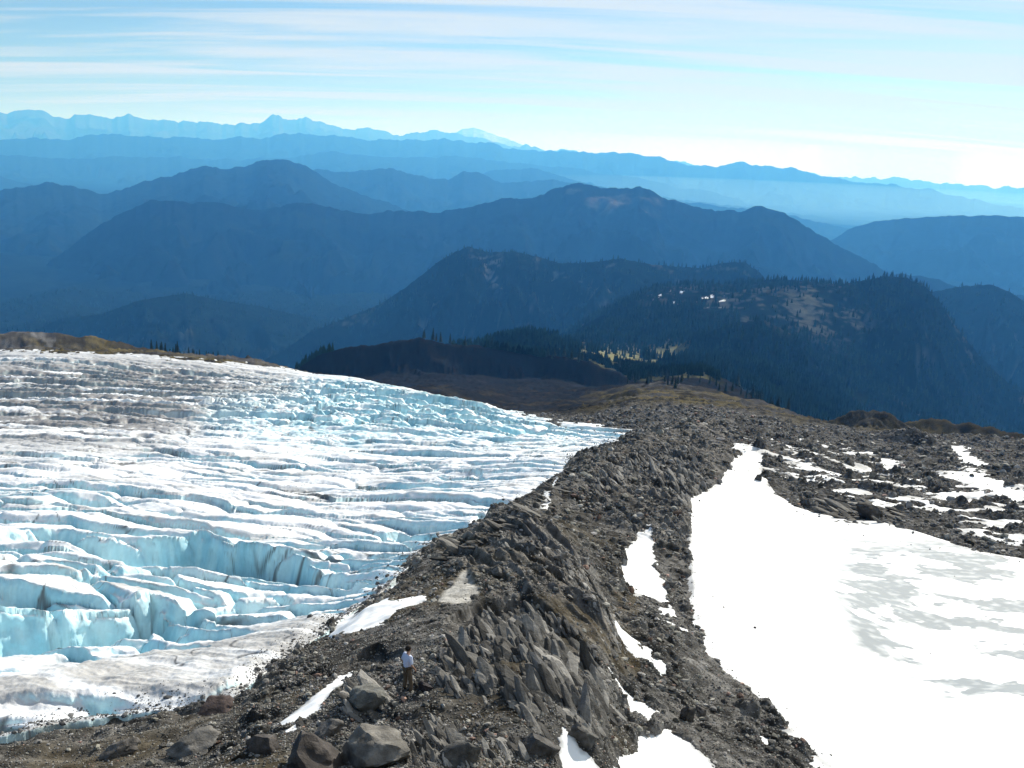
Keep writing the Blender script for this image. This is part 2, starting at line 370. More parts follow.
blue = sm(-20, 25, sdpoly(px, py, [(200,398),(280,385),(380,372),(480,398),(560,425),(600,440),(520,446),(400,440),(330,452),(240,438),(205,420)]))
h = h * 1.0
h = h + far * (h1 * (0.25 + 0.75 * right) * (1 + 0.5 * blue) + h2_ * (1 - right)) + (1 - far) * (1 - near) * (h3 * np.clip(0.6 + 1.6 * fbm(x / 30, y / 22, 2, 4), 0.12, 1.3) + 0.35 * h4 * np.clip(.6 + 1.5 * fbm(x / 25, y / 25, 2, 6), 0, 1.2)) + near * (h4 * 0.75) * (1 - slab)
h1b, _, e1b = cells(13, 7, 1.3, 1.6, 0.2, 17); h = h + blue * h1b * far
# rounded melt surface, small ripples
h = h + 0.30 * fbm(x / 2.6, y / 2.6, 5, 51, .6) * (1 + far * 2.2) + 0.5 * fbm(x / 14, y / 14, 2, 55) * (1 - slab)
h = h - 0.10 * np.abs(perlin(u / 3, wq / 0.9, 57)) * (1 - far)
h = h + slab * (0.25 * fbm(u / 9, wq / 2.0, 4, 59) + 0.5)
edge = sd + 3.0 * fbm(x / 5, y / 5, 3, 61) * (1 if True else 0)
gz = b + h * sm(-2, 14, edge) + 0.3
rim = np.clip(edge, -14, 0) * pxm[sub]
gz = gz + np.where(edge < 0, rim * 2.2 / np.maximum(0.3, 1), 0) - 0.4 * (edge < -1)
gz = np.minimum(gz, b + 2.6)
dzr = np.gradient(gz, axis=0) / np.gradient(r, axis=0); dza = np.gradient(gz, axis=1) / (r * dA)
slope = np.sqrt(dzr**2 + dza**2)
curv = gz - b
fl = fbm(u / 20, wq / 3.0, 5, 63); fl2 = fbm(x / 7, y / 7, 4, 64); fine = fbm(x / 0.9, y / 0.9, 3, 65)
steep = sm(0.55, 1.25, slope + 0.12 * fine)
deep = sm(0.3, 2.0, -(gz - b))
white = np.array([0.76, 0.79, 0.83]); 
col = np.ones(gz.shape + (3,), np.float32) * white
# dirty snow: faint rose-grey
dirt = sm(-0.05, 0.35, fl + 0.35 * fl2 - 0.05) * 0.6
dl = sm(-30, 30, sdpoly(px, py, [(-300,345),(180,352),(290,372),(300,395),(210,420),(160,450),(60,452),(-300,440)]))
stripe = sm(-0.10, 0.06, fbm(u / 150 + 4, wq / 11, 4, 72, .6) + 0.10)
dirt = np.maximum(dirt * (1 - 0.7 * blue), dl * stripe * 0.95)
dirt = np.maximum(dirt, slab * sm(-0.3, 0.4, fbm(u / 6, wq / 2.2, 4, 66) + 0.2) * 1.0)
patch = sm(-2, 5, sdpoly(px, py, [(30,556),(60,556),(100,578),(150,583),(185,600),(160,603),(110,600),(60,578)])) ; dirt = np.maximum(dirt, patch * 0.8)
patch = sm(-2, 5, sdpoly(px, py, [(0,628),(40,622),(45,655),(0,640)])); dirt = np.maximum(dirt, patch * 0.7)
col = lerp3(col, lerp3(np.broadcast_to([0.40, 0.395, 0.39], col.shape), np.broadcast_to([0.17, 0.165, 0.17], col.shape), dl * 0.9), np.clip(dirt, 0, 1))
bi = np.clip(np.maximum(steep, deep * 0.9) * (0.95 + 0.25 * fl2), 0, 1)
bi = np.clip(bi + 0.75 * blue * sm(-0.25, 0.3, fl2 + 0.1), 0, 1)
icec = lerp3(np.broadcast_to([0.53, 0.77, 0.84], col.shape), np.broadcast_to([0.32, 0.59, 0.70], col.shape), sm(-.25, .5, fl2 * 1.2 + .5 * fine + deep * 0.25))
col = lerp3(col, icec, bi * (1 - 0.75 * dl))
# debris in cracks, plus crack darkness painted into the colour
cr_n = np.abs(perlin(u / 4 + 0.6 * fl2, wq / 3, 67)); spots = sm(0.055, 0.0, cr_n) * sm(0.1, 0.45, fbm(x / 9, y / 9, 2, 68) + 0.1)
e_all = np.where(far > .5, e1, e3)
spots = np.maximum(spots * 0.8, sm(0.05, 0.0, e_all) * sm(0.0, 0.35, fbm(x / 30, y / 18, 3, 69)) * 0.8)
col = lerp3(col, np.broadcast_to([0.09, 0.09, 0.095], col.shape), np.clip(spots * 1.3, 0, .9))
edged = sm(7, -1, edge) * sm(-.2, .3, fl2 + .1) * (py > 430); col = lerp3(col, np.broadcast_to([0.14, 0.13, 0.12], col.shape), edged * 0.8)
# broken relief on the faces themselves, worked in the plane of the wall
wall = sm(0.5, 1.2, slope) * sm(260, 120, r)
dsp_ = wall * (0.55 * fbm(u / 2.4, gz / 1.7, 4, 81, .6) + 0.22 * (ridged(u / 1.3 + .4 * gz, gz / 1.1, 3, 83) - .4))
crk = sm(0.07, 0.0, np.abs(perlin(u / 2.6 + .7 * fbm(u / 2, gz / 2, 2, 84), gz / 1.6, 85))) * sm(.0, .3, fbm(u / 7, gz / 5, 2, 86)) * wall
col = lerp3(col, np.broadcast_to([0.16, 0.19, 0.21], col.shape), crk * .6)
x = x - np.sin(a) * dsp_; y = y - np.cos(a) * dsp_
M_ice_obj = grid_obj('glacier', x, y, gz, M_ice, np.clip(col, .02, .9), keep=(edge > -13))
tag(M_ice_obj, 'broad white and blue crevassed glacier left of the rocky moraine', kind='structure')
GLA = np.full(A.shape, -1e9, np.float32); GLA[sub] = np.where(edge > -13, gz, -1e9)
print('glacier', time.time() - T0)
# ------------------------------------------------------------------ rock ground
hr = np.zeros(A.shape, np.float32)
n_big = RR < 620
def rocky(x, y, r):
    f1, f2, c, oy, ox = worley(x / 1.1 + 0.2 * perlin(x, y, 2), y / 1.1, 101)
    hh = (c > 0.45) * (c * 0.45) * np.sqrt(np.clip(1 - (f1 * 1.75)**2, 0, 1))
    f1, f2, c, oy, ox = worley(x / 3.0, y / 3.0, 105)
    hh = hh + (c > 0.6) * (c * 0.9) * np.sqrt(np.clip(1 - (f1 * 2.0)**2, 0, 1)) * sm(70, 180, r)
    f1, f2, c, oy, ox = worley(x / 0.55, y / 0.55, 109)
    hh = hh + (c > 0.2) * c * 0.2 * np.sqrt(np.clip(1 - (f1 * 1.7)**2, 0, 1)) * sm(140, 60, r)
    return hh
xs, ys, rq = X[n_big], Y[n_big], RR[n_big]
pxs, pys = PX[n_big], PY[n_big]
rub = rocky(xs, ys, rq)
big = 0.9 * fbm(xs / 9, ys / 9, 4, 121) + 0.30 * fbm(xs / 2.2, ys / 2.2, 3, 123) + sm(80, 200, rq) * 2.6 * fbm(xs / 24, ys / 24, 4, 122)
sort_ = sm(-.22, .22, fbm(xs / 6, ys / 9, 3, 125))          # patches of gravel and patches of blocks
rub = rub * (0.35 + 0.95 * sort_)
# bedrock ribs on the knoll run down to the right
ca, sa = math.cos(R_(-66)), math.sin(R_(-66))
la = xs * ca + ys * sa; lb = -xs * sa + ys * ca
ribs = ridged(lb / 1.5 + 0.25 * fbm(xs / 3, ys / 3, 2, 9), la / 16, 4, 131)
knoll = sm(-10, 25, sdpoly(pxs, pys, [(430,560),(500,525),(550,528),(600,590),(628,640),(600,670),(540,640),(470,620),(440,600)]))
far_r = sm(-15, 15, sdpoly(pxs, pys, [(560,500),(600,470),(650,440),(720,430),(735,450),(700,490),(690,560),(640,530),(600,520)]))
ribk = np.clip(knoll + 0.8 * far_r, 0, 1)
# crags with deep dark clefts at the near end of the knoll
crag = sm(-6, 16, sdpoly(pxs, pys, [(455,640),(500,625),(545,640),(580,660),(600,700),(575,740),(520,720),(470,735),(440,700),(452,665)]))
f1, f2, cc, oy, ox = worley(lb / 1.5 + .35 * fbm(xs / 1.5, ys / 1.5, 3, 139), la / 2.8 + .3 * fbm(xs / 1.5, ys / 1.5, 3, 138), 141)
# the broken step at the near end of the knoll: blocks are added on it further down
def rscarp(top, fall, Lt, sharp):
    top = np.asarray(top, float); q = np.linspace(0, len(top) - 1, 120)
    tx = np.interp(q, range(len(top)), top[:, 0]); ty = np.interp(q, range(len(top)), top[:, 1]); fl = np.interp(q, range(len(fall)), fall)
    ta, te = ray(tx, ty); rr = np.exp(np.linspace(math.log(24), math.log(200), 2000))
    rt = np.array([rr[np.argmin(np.abs(S(np.full_like(rr, aa), np.log(rr)) / rr - tt))] for aa, tt in zip(ta, te)])
    aq = np.arctan2(xs, ys); R_t = np.interp(aq, ta, rt) + .8 * fbm(xs / 2, ys / 2, 3, 46); H = np.interp(aq, ta, fl, left=0, right=0) * R_t / F * 1.15
    d = R_t - rq; return -H * sm(0, 1, d / (sharp * np.maximum(H, .2))) * np.exp(-np.maximum(d - sharp, 0) / Lt)
cragh = rscarp([(440,660),(455,648),(480,637),(520,630),(560,652),(590,680),(606,705)], [0,9,17,20,16,7,0], 16.0, 1.1)
cragh = cragh + rscarp([(335,690),(350,682),(375,676),(400,684),(410,696)], [0,6,9,5,0], 3.0, 1.0)
cragh = cragh + crag * .35 * (ridged(lb / 1.6, la / 3, 4, 149) - .5)
# sharp right hand edge of the knoll, long gentle left side
kp = sdpoly(pxs, pys, [(250,700),(380,560),(470,500),(540,526),(575,550),(604,590),(626,640),(632,700),(610,800),(250,800)])
lft = sm(330, 560, pxs)
cragh = cragh + 1.2 * sm(-3, 34, kp) * lft * sm(100, 84, rq) * (kp > -3)
# spine of the moraine beyond the knoll
SP = [(548,522),(575,500),(610,476),(650,453),(690,441),(722,433)]; dsp = np.full(xs.shape, 1e9, np.float32)
for (x0_, y0_), (x1_, y1_) in zip(SP[:-1], SP[1:]):
    ex, ey = x1_ - x0_, y1_ - y0_; tt = np.clip(((pxs - x0_) * ex + (pys - y0_) * ey) / (ex * ex + ey * ey), 0, 1)
    dsp = np.minimum(dsp, np.hypot(pxs - x0_ - tt * ex, pys - y0_ - tt * ey))
cragh = cragh + 2.4 * np.exp(-(dsp * rq / F / 4.0)**1.3) * sm(86, 104, rq)
pys_, pys = pys, pys - 27
smooth_p = sm(-2, 3, sdpoly(pxs, pys, [(436,606),(450,590),(466,573),(470,586),(478,600),(470,612),(455,615),(438,612)]))
pys = pys_
soft = sm(-0.1, 0.35, fbm(xs / 7, ys / 7, 3, 145) + 0.15 * knoll) * sm(110, 60, rq)
calm = np.clip(0.75 * soft + smooth_p, 0, 1)
low = big * 0.9 + (1 - smooth_p) * ribk * (np.maximum(ribs, .25) - 0.35) * 1.25 * (1 - crag) + cragh 
rub = rub * (1 - .6 * sm(0, 25, kp) * (rq < 95)); loc = low + rub * (1 - calm)
hr[n_big] = loc
lowz = base.copy(); lowz[n_big] += low
rub_full = np.zeros(A.shape, np.float32); rub_full[n_big] = rub * (1 - calm)
# broad ribs bordering the snowfield, troughs holding the snow strips
hr = np.where(RR < 15, hr * 0.3, hr)
rz = base + hr
snowm = np.maximum(sd_snow, sd_strip)
speckle_reg = sm(-15, 25, sdpoly(PX, PY, [(700,440),(760,420),(830,428),(900,440),(930,470),(1000,470),(1100,500),(1100,575),(960,550),(850,520),(790,505),(730,470)])) * (RR < 640)
# dive beneath ice and beneath the deep snow
sdi = sd_ice + 2.0 * fbm(X / 5, Y / 5, 3, 61)
rz = rz - 0.8 * sm(24, 8, RR) - np.clip(sdi - 1, 0, 30) * pxm * 1.6 - np.clip(sd_ice - 4, 0, 3) * 1.6 * (sd_ice > 4) * sm(4, 24, sd_ice)
rz = rz - np.clip(sd_snow + 2.5 * noise_f, 0, 25) * pxm * 0.8 - 0.5 * sm(0, 4, sd_snow)
rz = rz - (0.14 + rub_full) * sm(-1, 4, sd_strip + 1.5 * noise_f)
# knoll of the moraine stands a little proud of the ice
up_ = 1.2 * sm(180, 400, PX) * sm(0, -22, sd_ice) * (PX < 640) * (RR < 300) * sm(640, 500, PX) * sm(24, 34, RR); rz = rz + up_; lowz = lowz + up_ - 0.8 * sm(24, 8, RR)
spmask = speckle_reg * sm(.0, .10, fbm(X / 14 + .3 * Y / 9, Y / 8, 6, 195, .62) + .04 * speckle_reg)
rz = rz - spmask * (rub_full * .85 + .10)
# near hills
for i, (pts, D, sf, sb, L, rg) in enumerate(NEAR_RIDGES):
    aa = ray(np.array([pts[0][0], pts[-1][0]]), np.array([400, 400]))[0]
    jm = (rs > D * 0.55) & (rs < D * 1.7); im = (azs > aa[0] - 0.12) & (azs < aa[1] + 0.12)
    ss = np.ix_(jm, im)
    rz[ss] = np.maximum(rz[ss], ridge(A[ss], RR[ss], pts, D, sf, sb, L, 0.45, 200 + i * 7, 0.02, 0.35, rg * 0.35) + 0.8 * hr[ss] + (1.2 * ridged(X[ss] / 14, Y[ss] / 14, 4, 231) - .6) * (D < 620))
rz = rz + sm(430, 600, RR) * (3.0 * fbm(X / 28, Y / 28, 4, 211) + 1.4 * fbm(X / 6, Y / 6, 3, 213) + sm(650, 850, RR) * 7 * fbm(X / 70, Y / 70, 4, 214)) * sm(-2, -12, sd_ice)
# keep everything behind the ice rim below the ice
print('rock h', time.time() - T0)
# colours
def rockcol(X, Y, RR, PX, PY, rz):
    n1 = fbm(X / 5, Y / 5, 4, 151); n2 = fbm(X / 0.8, Y / 0.8, 3, 153); n3 = fbm(X / 30, Y / 30, 3, 155)
    col = lerp3(np.broadcast_to([0.036, 0.035, 0.033], X.shape + (3,)), np.broadcast_to([0.16, 0.156, 0.15], X.shape + (3,)), sm(-.35, .45, n1 * .6 + n2 * .7))
    return col, n1, n2, n3
col, q1, q2, q3 = rockcol(X, Y, RR, PX, PY, rz)
f1, f2, cc, oy, ox = worley(X / 0.9, Y / 0.9, 161)
col *= (0.70 + 0.65 * cc * (cc > .3))[..., None] ** (sm(300, 60, RR)[..., None])
earth = np.array([0.085, 0.07, 0.045]); 
em = np.zeros(A.shape, np.float32); em[n_big] = calm
em = em * (RR < 110) * (PX < 640)
col = lerp3(col, np.broadcast_to(earth, col.shape) * (1 + 0.5 * q2[..., None]), np.clip(em * 0.9, 0, 1))
sp = np.zeros(A.shape, np.float32); sp[n_big] = smooth_p
col = lerp3(col, np.broadcast_to([0.42, 0.41, 0.385], col.shape) * (1 + 0.25 * q2[..., None]), sp)
st = np.zeros(A.shape, np.float32); st[n_big] = sm(.05, .3, fbm(lb / 1.2, la / 9, 4, 163)) * np.clip(.25 + far_r + knoll + crag, 0, 1)
col = lerp3(col, np.broadcast_to([0.27, 0.255, 0.235], col.shape), st * .55)
rb = np.zeros(A.shape, np.float32); rb[n_big] = ribk * sm(0.35, 0.8, ribs)
col = lerp3(col, np.broadcast_to([0.24, 0.225, 0.205], col.shape), rb * 0.6)
# beyond the rim: brown heath, ochre grass, grey scree
fr = sm(380, 520, RR + 60 * q3)
hcol = lerp3(np.broadcast_to([0.040, 0.036, 0.028], col.shape), np.broadcast_to([0.105, 0.088, 0.045], col.shape), sm(.0, .45, q3 + 0.5 * q1 + .25 * sm(900, 600, RR)))
scree = sm(0.0, 0.3, fbm(X / 60, Y / 60, 4, 171))
hcol = lerp3(hcol, np.broadcast_to([0.075, 0.075, 0.08], col.shape) , scree * 0.7)
hcol = lerp3(hcol, np.broadcast_to([0.020, 0.028, 0.018], col.shape), sm(1000, 1200, RR + 250 * q3) * 0.9)
hleft = sm(-10, 20, sdpoly(PX, PY, [(-200,325),(60,325),(60,352),(-200,350)])) * (RR > 650) * (RR < 800)
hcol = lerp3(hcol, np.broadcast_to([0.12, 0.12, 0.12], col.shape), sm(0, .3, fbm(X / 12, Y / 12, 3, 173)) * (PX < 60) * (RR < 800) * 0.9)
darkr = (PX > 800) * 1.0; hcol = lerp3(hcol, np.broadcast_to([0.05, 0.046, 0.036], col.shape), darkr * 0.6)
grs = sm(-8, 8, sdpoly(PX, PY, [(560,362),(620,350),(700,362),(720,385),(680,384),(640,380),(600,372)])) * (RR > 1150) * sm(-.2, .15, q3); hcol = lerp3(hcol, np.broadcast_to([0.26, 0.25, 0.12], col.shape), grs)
hcol = hcol * (0.32 + 0.62 * sm(560, 640, PX) * (RR < 900) + .75 * (PX < 300))[..., None] * (1 + .6 * fbm(X / 9, Y / 9, 3, 215))[..., None]  # bowl and old moraine toned darker: their shade painted into the colour
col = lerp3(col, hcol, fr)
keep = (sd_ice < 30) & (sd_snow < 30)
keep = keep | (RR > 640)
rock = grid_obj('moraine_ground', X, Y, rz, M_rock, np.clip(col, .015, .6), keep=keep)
tag(rock, 'dark rocky moraine ridge of rubble between glacier and snowfield', kind='structure')
print('rock', time.time() - T0)
# ------------------------------------------------------------------ snow
sub = np.ix_((rs > 20) & (rs < 640), azs > R_(-16))
x, y, r, px, py, b, m_s, m_t, spk = X[sub], Y[sub], RR[sub], PX[sub], PY[sub], base[sub], sd_snow[sub], sd_strip[sub], speckle_reg[sub]
pm = pxm[sub]
big = 0.9 * fbm(x / 9, y / 9, 4, 121) + sm(80, 200, r) * 2.6 * fbm(x / 24, y / 24, 4, 122)
field = b + 0.25 + sm(80, 200, r) * 2.3 * fbm(x / 24, y / 24, 4, 122) + 0.25 * fbm(x / 12, y / 12, 3, 191) + np.clip(m_s, -12, 0) * pm * 1.0
strip = lowz[sub] + 0.02 + 0.05 * fbm(x / 2, y / 2, 2, 193) + np.clip(m_t + 1.5 * noise_f[sub], -6, 0) * 0.12
sm_ = spmask[sub]; speck = lowz[sub] - 0.55 + .58 * sm_ + .05 * noise_f[sub]
speck = np.where(spk > 0.02, speck, -1e9)
sz = np.maximum(np.where(m_s > -12, field, -1e9), np.maximum(np.where(m_t > -8, strip, -1e9), speck))
ok = sz > -1e8; sz = np.where(ok, sz, b - 3)
ok &= sz > rz[sub] - 0.8
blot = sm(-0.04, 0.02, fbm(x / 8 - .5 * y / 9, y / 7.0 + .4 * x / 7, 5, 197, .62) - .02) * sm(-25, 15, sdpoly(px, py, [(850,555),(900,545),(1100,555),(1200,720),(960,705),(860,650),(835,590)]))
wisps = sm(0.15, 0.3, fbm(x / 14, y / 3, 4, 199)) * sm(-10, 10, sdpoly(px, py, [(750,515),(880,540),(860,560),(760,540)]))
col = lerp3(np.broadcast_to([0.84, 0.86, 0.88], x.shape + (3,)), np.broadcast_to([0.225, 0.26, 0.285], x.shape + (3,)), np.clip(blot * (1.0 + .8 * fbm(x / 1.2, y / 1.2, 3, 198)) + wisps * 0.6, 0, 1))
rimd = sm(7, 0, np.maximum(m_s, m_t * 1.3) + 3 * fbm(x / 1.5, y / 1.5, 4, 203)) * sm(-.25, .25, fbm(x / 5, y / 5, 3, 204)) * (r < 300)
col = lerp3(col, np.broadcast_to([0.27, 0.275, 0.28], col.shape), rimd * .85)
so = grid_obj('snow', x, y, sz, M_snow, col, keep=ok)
tag(so, 'bright snowfield and snow patches right of the moraine', kind='structure')
print('snow', time.time() - T0)
# height and visibility table for placing things by sight line
TOP = np.maximum(rz, GLA); TOP[np.ix_((rs > 20) & (rs < 640), azs > R_(-16))] = np.maximum(TOP[sub], np.where(ok, sz, -1e9))
TX, TY = proj(X, Y, TOP)
el = TOP / RR; vis = el >= np.maximum.accumulate(np.vstack([np.full((1, el.shape[1]), -9), el[:-1]]), axis=0) - 1e-4
def pick(px, py):
    d = (TX - px)**2 + (TY - py)**2 + np.where(vis, 0, 1e6)
    j, i = np.unravel_index(np.argmin(d), d.shape)
    return float(X[j, i]), float(Y[j, i]), float(TOP[j, i] + Z0), float(RR[j, i])
# ------------------------------------------------------------------ stones
def ico(sub):
    import bmesh
    bm = bmesh.new(); bmesh.ops.create_icosphere(bm, subdivisions=sub, radius=1)
    v = np.array([p.co[:] for p in bm.verts]); f = np.array([[q.index for q in p.verts] for p in bm.faces]); bm.free(); return v, f
def stone(seed, sub, n=9, jag=0.12):
    rng = np.random.default_rng(seed); v, f = ico(sub); v = v.copy()
    for _ in range(n):                      # chip flat facets off a ball
        d = rng.normal(size=3); d /= np.linalg.norm(d); c = rng.uniform(0.45, 0.85)
        t = v @ d; v -= np.where(t > c, t - c, 0)[:, None] * d
    v += jag * 0.15 * rng.normal(size=v.shape) * (1 if sub < 3 else 0.12)
    return v, f
protos = [stone(300 + i, 1, 7) for i in range(14)]
def scatter(name, PT, size, mat, colf, seed=1, flat=0.65):
    rng = np.random.default_rng(seed); n = len(PT); cos = []; fs = []; cols = []; off = 0
    kind = rng.integers(0, len(protos), n)
    for kk in range(len(protos)):
        ii = np.where(kind == kk)[0]; v, f = protos[kk]
        if not len(ii): continue
        th = rng.uniform(0, 6.283, len(ii)); s = size[ii]
        vv = v[None] * np.stack([s * rng.uniform(.7, 1.4, len(ii)), s, s * rng.uniform(.4, .95, len(ii))], -1)[:, None] 
        til = rng.normal(0, .35, len(ii)); c, q = np.cos(til)[:, None], np.sin(til)[:, None]
        vv = np.stack([vv[..., 0], vv[..., 1] * c - vv[..., 2] * q, vv[..., 1] * q + vv[..., 2] * c], -1)
        c, q = np.cos(th)[:, None], np.sin(th)[:, None]
        vv = np.stack([vv[..., 0] * c - vv[..., 1] * q, vv[..., 0] * q + vv[..., 1] * c, vv[..., 2]], -1) + PT[ii][:, None]
        cos.append(vv.reshape(-1, 3)); fs.append((f[None] + off + np.arange(len(ii))[:, None, None] * len(v)).reshape(-1, 3)); off += vv.shape[0] * vv.shape[1]
        cols.append(np.repeat(colf[ii], len(v), 0))
    return mesh_obj(name, np.concatenate(cos), np.concatenate(fs), mat, np.concatenate(cols), smooth=False)
rng = np.random.default_rng(5)
okr = vis & (rz >= TOP - 0.02) & (RR > 22) & (RR < 420) & (TX > -60) & (TX < 1090) & (TY < 840) & (TY > 380)
jj, ii = np.where(okr)
cgm = np.zeros(A.shape, np.float32); cgm[n_big] = crag
srt = np.ones(A.shape, np.float32); srt[n_big] = .45 + .55 * sort_
wgt = (1 - 0.8 * em[jj, ii]) * (1 - .97 * sp[jj, ii]) * (1 - .8 * cgm[jj, ii]) * srt[jj, ii]; pk = rng.random(len(jj)) < np.clip(wgt, 0.004, 1) * 90000 / len(jj)
jj, ii = jj[pk], ii[pk]
rad = pxm[jj, ii] * (0.55 + rng.pareto(2.6, len(jj)) * 0.8); rad = rad * (.5 + .6 * srt[jj, ii]); rad = np.minimum(rad, np.minimum(pxm[jj, ii] * 5.0, 0.9)); rad = np.maximum(rad, 0.04)
PT = np.stack([X[jj, ii], Y[jj, ii], rz[jj, ii] + Z0 + rad * 0.15], -1)
g = 0.05 + 0.30 * rng.random(len(jj))**1.8; cf = np.stack([g * 1.03, g, g * rng.uniform(.85, 1.0, len(jj))], -1)
red = rng.random(len(jj)) < 0.04; cf[red] *= [1.25, .85, .75]
gj2, gi2 = np.where((GLA > rz + .02) & vis & (sdi < 16) & (sdi > -14) & (RR < 300) & (TX > -50) & (PY > 432))
pk = rng.random(len(gj2)) < 5000 / max(1, len(gj2)) * np.exp(-np.maximum(sdi[gj2, gi2] - 2, 0) / 4.5) * 1.6
gj2, gi2 = gj2[pk], gi2[pk]; r3 = np.minimum(pxm[gj2, gi2] * (.5 + rng.pareto(3.0, len(gj2)) * .7), .28)
PT = np.concatenate([PT, np.stack([X[gj2, gi2], Y[gj2, gi2], GLA[gj2, gi2] + Z0 + r3 * .1], -1)]); rad = np.concatenate([rad, r3]); cf = np.concatenate([cf, np.ones((len(r3), 3)) * rng.uniform(.05, .16, len(r3))[:, None]])
sj, si = np.where((TOP > rz + .05) & (GLA < -1e6) & vis & (RR < 260) & (TX > 560) & (sd_snow > -4)); edge_w = np.exp(-np.maximum(sd_snow[sj, si], 0) / 5.0) * .05 + .00018
pk = rng.random(len(sj)) < edge_w * .5; sj, si = sj[pk], si[pk]; r4 = pxm[sj, si] * (.45 + rng.pareto(3.0, len(sj)) * .5)
PT = np.concatenate([PT, np.stack([X[sj, si], Y[sj, si], TOP[sj, si] + Z0 + r4 * .2], -1)]); rad = np.concatenate([rad, r4]); cf = np.concatenate([cf, np.ones((len(r4), 3)) * rng.uniform(.05, .14, len(r4))[:, None]]); print('on snow', len(r4))
o = scatter('rubble', PT, rad, M_boulder, cf, 3)
tag(o, 'loose angular rubble covering the moraine ridge', kind='stuff')
print('rubble', len(jj), time.time() - T0)
# ------------------------------------------------------------------ middle distance: bench, plateau, hills (1.6 - 7.5 km)
mc = []
def mp(px, py, r): az, te = ray(px, py); mc.append((float(az), math.log(r), r * float(te)))
def mz(px, r, z): mc.append((float(ray(px, 400)[0]), math.log(r), z))
for q in ((400,352,1700),(480,345,1750),(540,345,1900),(600,362,1650),(650,374,1700),(590,350,2300),(650,360,2300),(700,372,1800),(560,340,2500),(640,345,2700),(520,338,2300),
          (640,300,3350),(700,296,3500),(650,318,3000),(600,330,3000),(760,300,3300),(800,290,3500),(850,300,3450),(780,330,2950),(850,340,3100),(900,340,3300),(840,380,2700),(760,370,2300),(900,390,2900),(960,400,3400),(1010,400,4200),(820,400,2300)): mp(*q)
for q in ((-100,1650,-600),(100,1650,-600),(300,1650,-480),(-100,2500,-950),(100,2500,-950),(300,2300,-800),(0,4000,-1140),(200,4000,-1140),(400,3500,-950),(480,3200,-800),(1000,1650,-560),(900,1650,-470),(1100,2500,-900),
          (0,7600,-1160),(300,7600,-1160),(600,7600,-1100),(900,7600,-1100),(700,5000,-900),(900,4800,-950),(600,4300,-780),(500,5000,-1000),(1100,5000,-1100),(700,4200,-640),(800,4300,-700)): mz(*q)
MS = Surf(np.array(mc), AZ0 - .02, AZ1 + .02, math.log(1550), math.log(7700))
MID_RIDGES = [
 ([(280,352),(310,332),(345,318),(380,304),(410,284),(440,260),(455,252),(468,246),(490,252),(515,251),(540,257),(560,263),(590,262),(620,258),(650,264),(700,268),(725,262),(745,262),(760,272),(775,292),(790,310)], 4900, 0.42, 0.5, 330, 20),
 ([(640,300),(665,291),(700,290),(745,284),(770,279),(800,280),(830,286),(848,283),(870,279),(888,276),(905,277),(925,286),(940,302),(955,325),(975,350),(1000,376),(1030,400)], 3650, 0.40, 0.6, 230, 14),
 ([(575,330),(600,316),(625,302),(650,298),(690,300),(730,308)], 3250, 0.42, 0.4, 150, 10),
 ([(655,362),(680,345),(705,333),(735,322),(765,320),(790,333),(808,352),(820,380)], 2600, 0.55, 0.6, 110, 9),
 ([(900,310),(930,292),(960,286),(990,284),(1010,291),(1030,305),(1080,320)], 5600, 0.45, 0.5, 330, 18),
 ([(60,318),(100,314),(140,300),(185,293),(225,301),(260,306),(310,318),(350,335)], 5900, 0.25, 0.4, 300, 16),
 ([(-90,336),(-20,330),(40,322),(90,328)], 6000, 0.3, 0.4, 300, 16),
]
az2 = np.arange(AZ0, AZ1, R_(0.075)); r2 = [1600.0]
while r2[-1] < 7600: r2.append(r2[-1] * 1.0032)
r2 = np.array(r2); A2, RR2, X2, Y2 = polar(az2, r2)
z2 = MS(A2, np.log(RR2)) + 28 * fbm(X2 / 380, Y2 / 380, 5, 301) + 10 * fbm(X2 / 90, Y2 / 90, 3, 305)
z2 -= 60 * sm(1900, 1620, RR2)
z2 += 75 * sm(3000, 4200, RR2) * (0.3 + ridged(X2 / 1300, Y2 / 1500, 5, 308))
own = np.zeros(A2.shape, np.int8)
for i, (pts, D, sf, sb, L, rg) in enumerate(MID_RIDGES):
    q = ridge(A2, RR2, pts, D, sf, sb, L, 0.75, 400 + i * 9, 0.05, 0.5, rg * 0.25)
    own[q > z2] = i + 1; z2 = np.maximum(z2, q)
z2 = np.maximum(z2, -1183)
PX2, PY2 = proj(X2, Y2, z2)
n1 = fbm(X2 / 160, Y2 / 160, 4, 311); n2 = fbm(X2 / 35, Y2 / 35, 3, 315); n3 = ridged(X2 / 120, Y2 / 260, 4, 317)
forest = np.array([0.006, 0.011, 0.007])
col = np.ones(X2.shape + (3,), np.float32) * forest * (1 + 0.5 * n2[..., None] + 0.3 * n1[..., None])
def reg(P, s=8): return sm(-s, s, sdpoly(PX2, PY2, P))
meadow = reg([(535,332),(600,345),(650,350),(690,345),(680,362),(640,372),(600,366),(560,352)]) * sm(-.35, .0, n1) 
col = lerp3(col, np.broadcast_to([0.20, 0.19, 0.09], col.shape) * (1 + .3 * n2[..., None]), meadow * (RR2 < 2900))
mead2 = reg([(665,372),(720,362),(730,378),(690,388)]) * sm(-.1, .2, n1); col = lerp3(col, np.broadcast_to([0.13, 0.15, 0.06], col.shape), mead2 * (RR2 < 2300))
top = reg([(640,292),(700,289),(740,290),(800,284),(845,284),(850,300),(880,330),(840,345),(790,330),(740,318),(700,305),(650,302)], 14) * (RR2 < 4200)
col = lerp3(col, np.broadcast_to([0.085, 0.085, 0.065], col.shape), top * sm(-0.1, 0.35, n1 + .9 * n2) * 0.8)
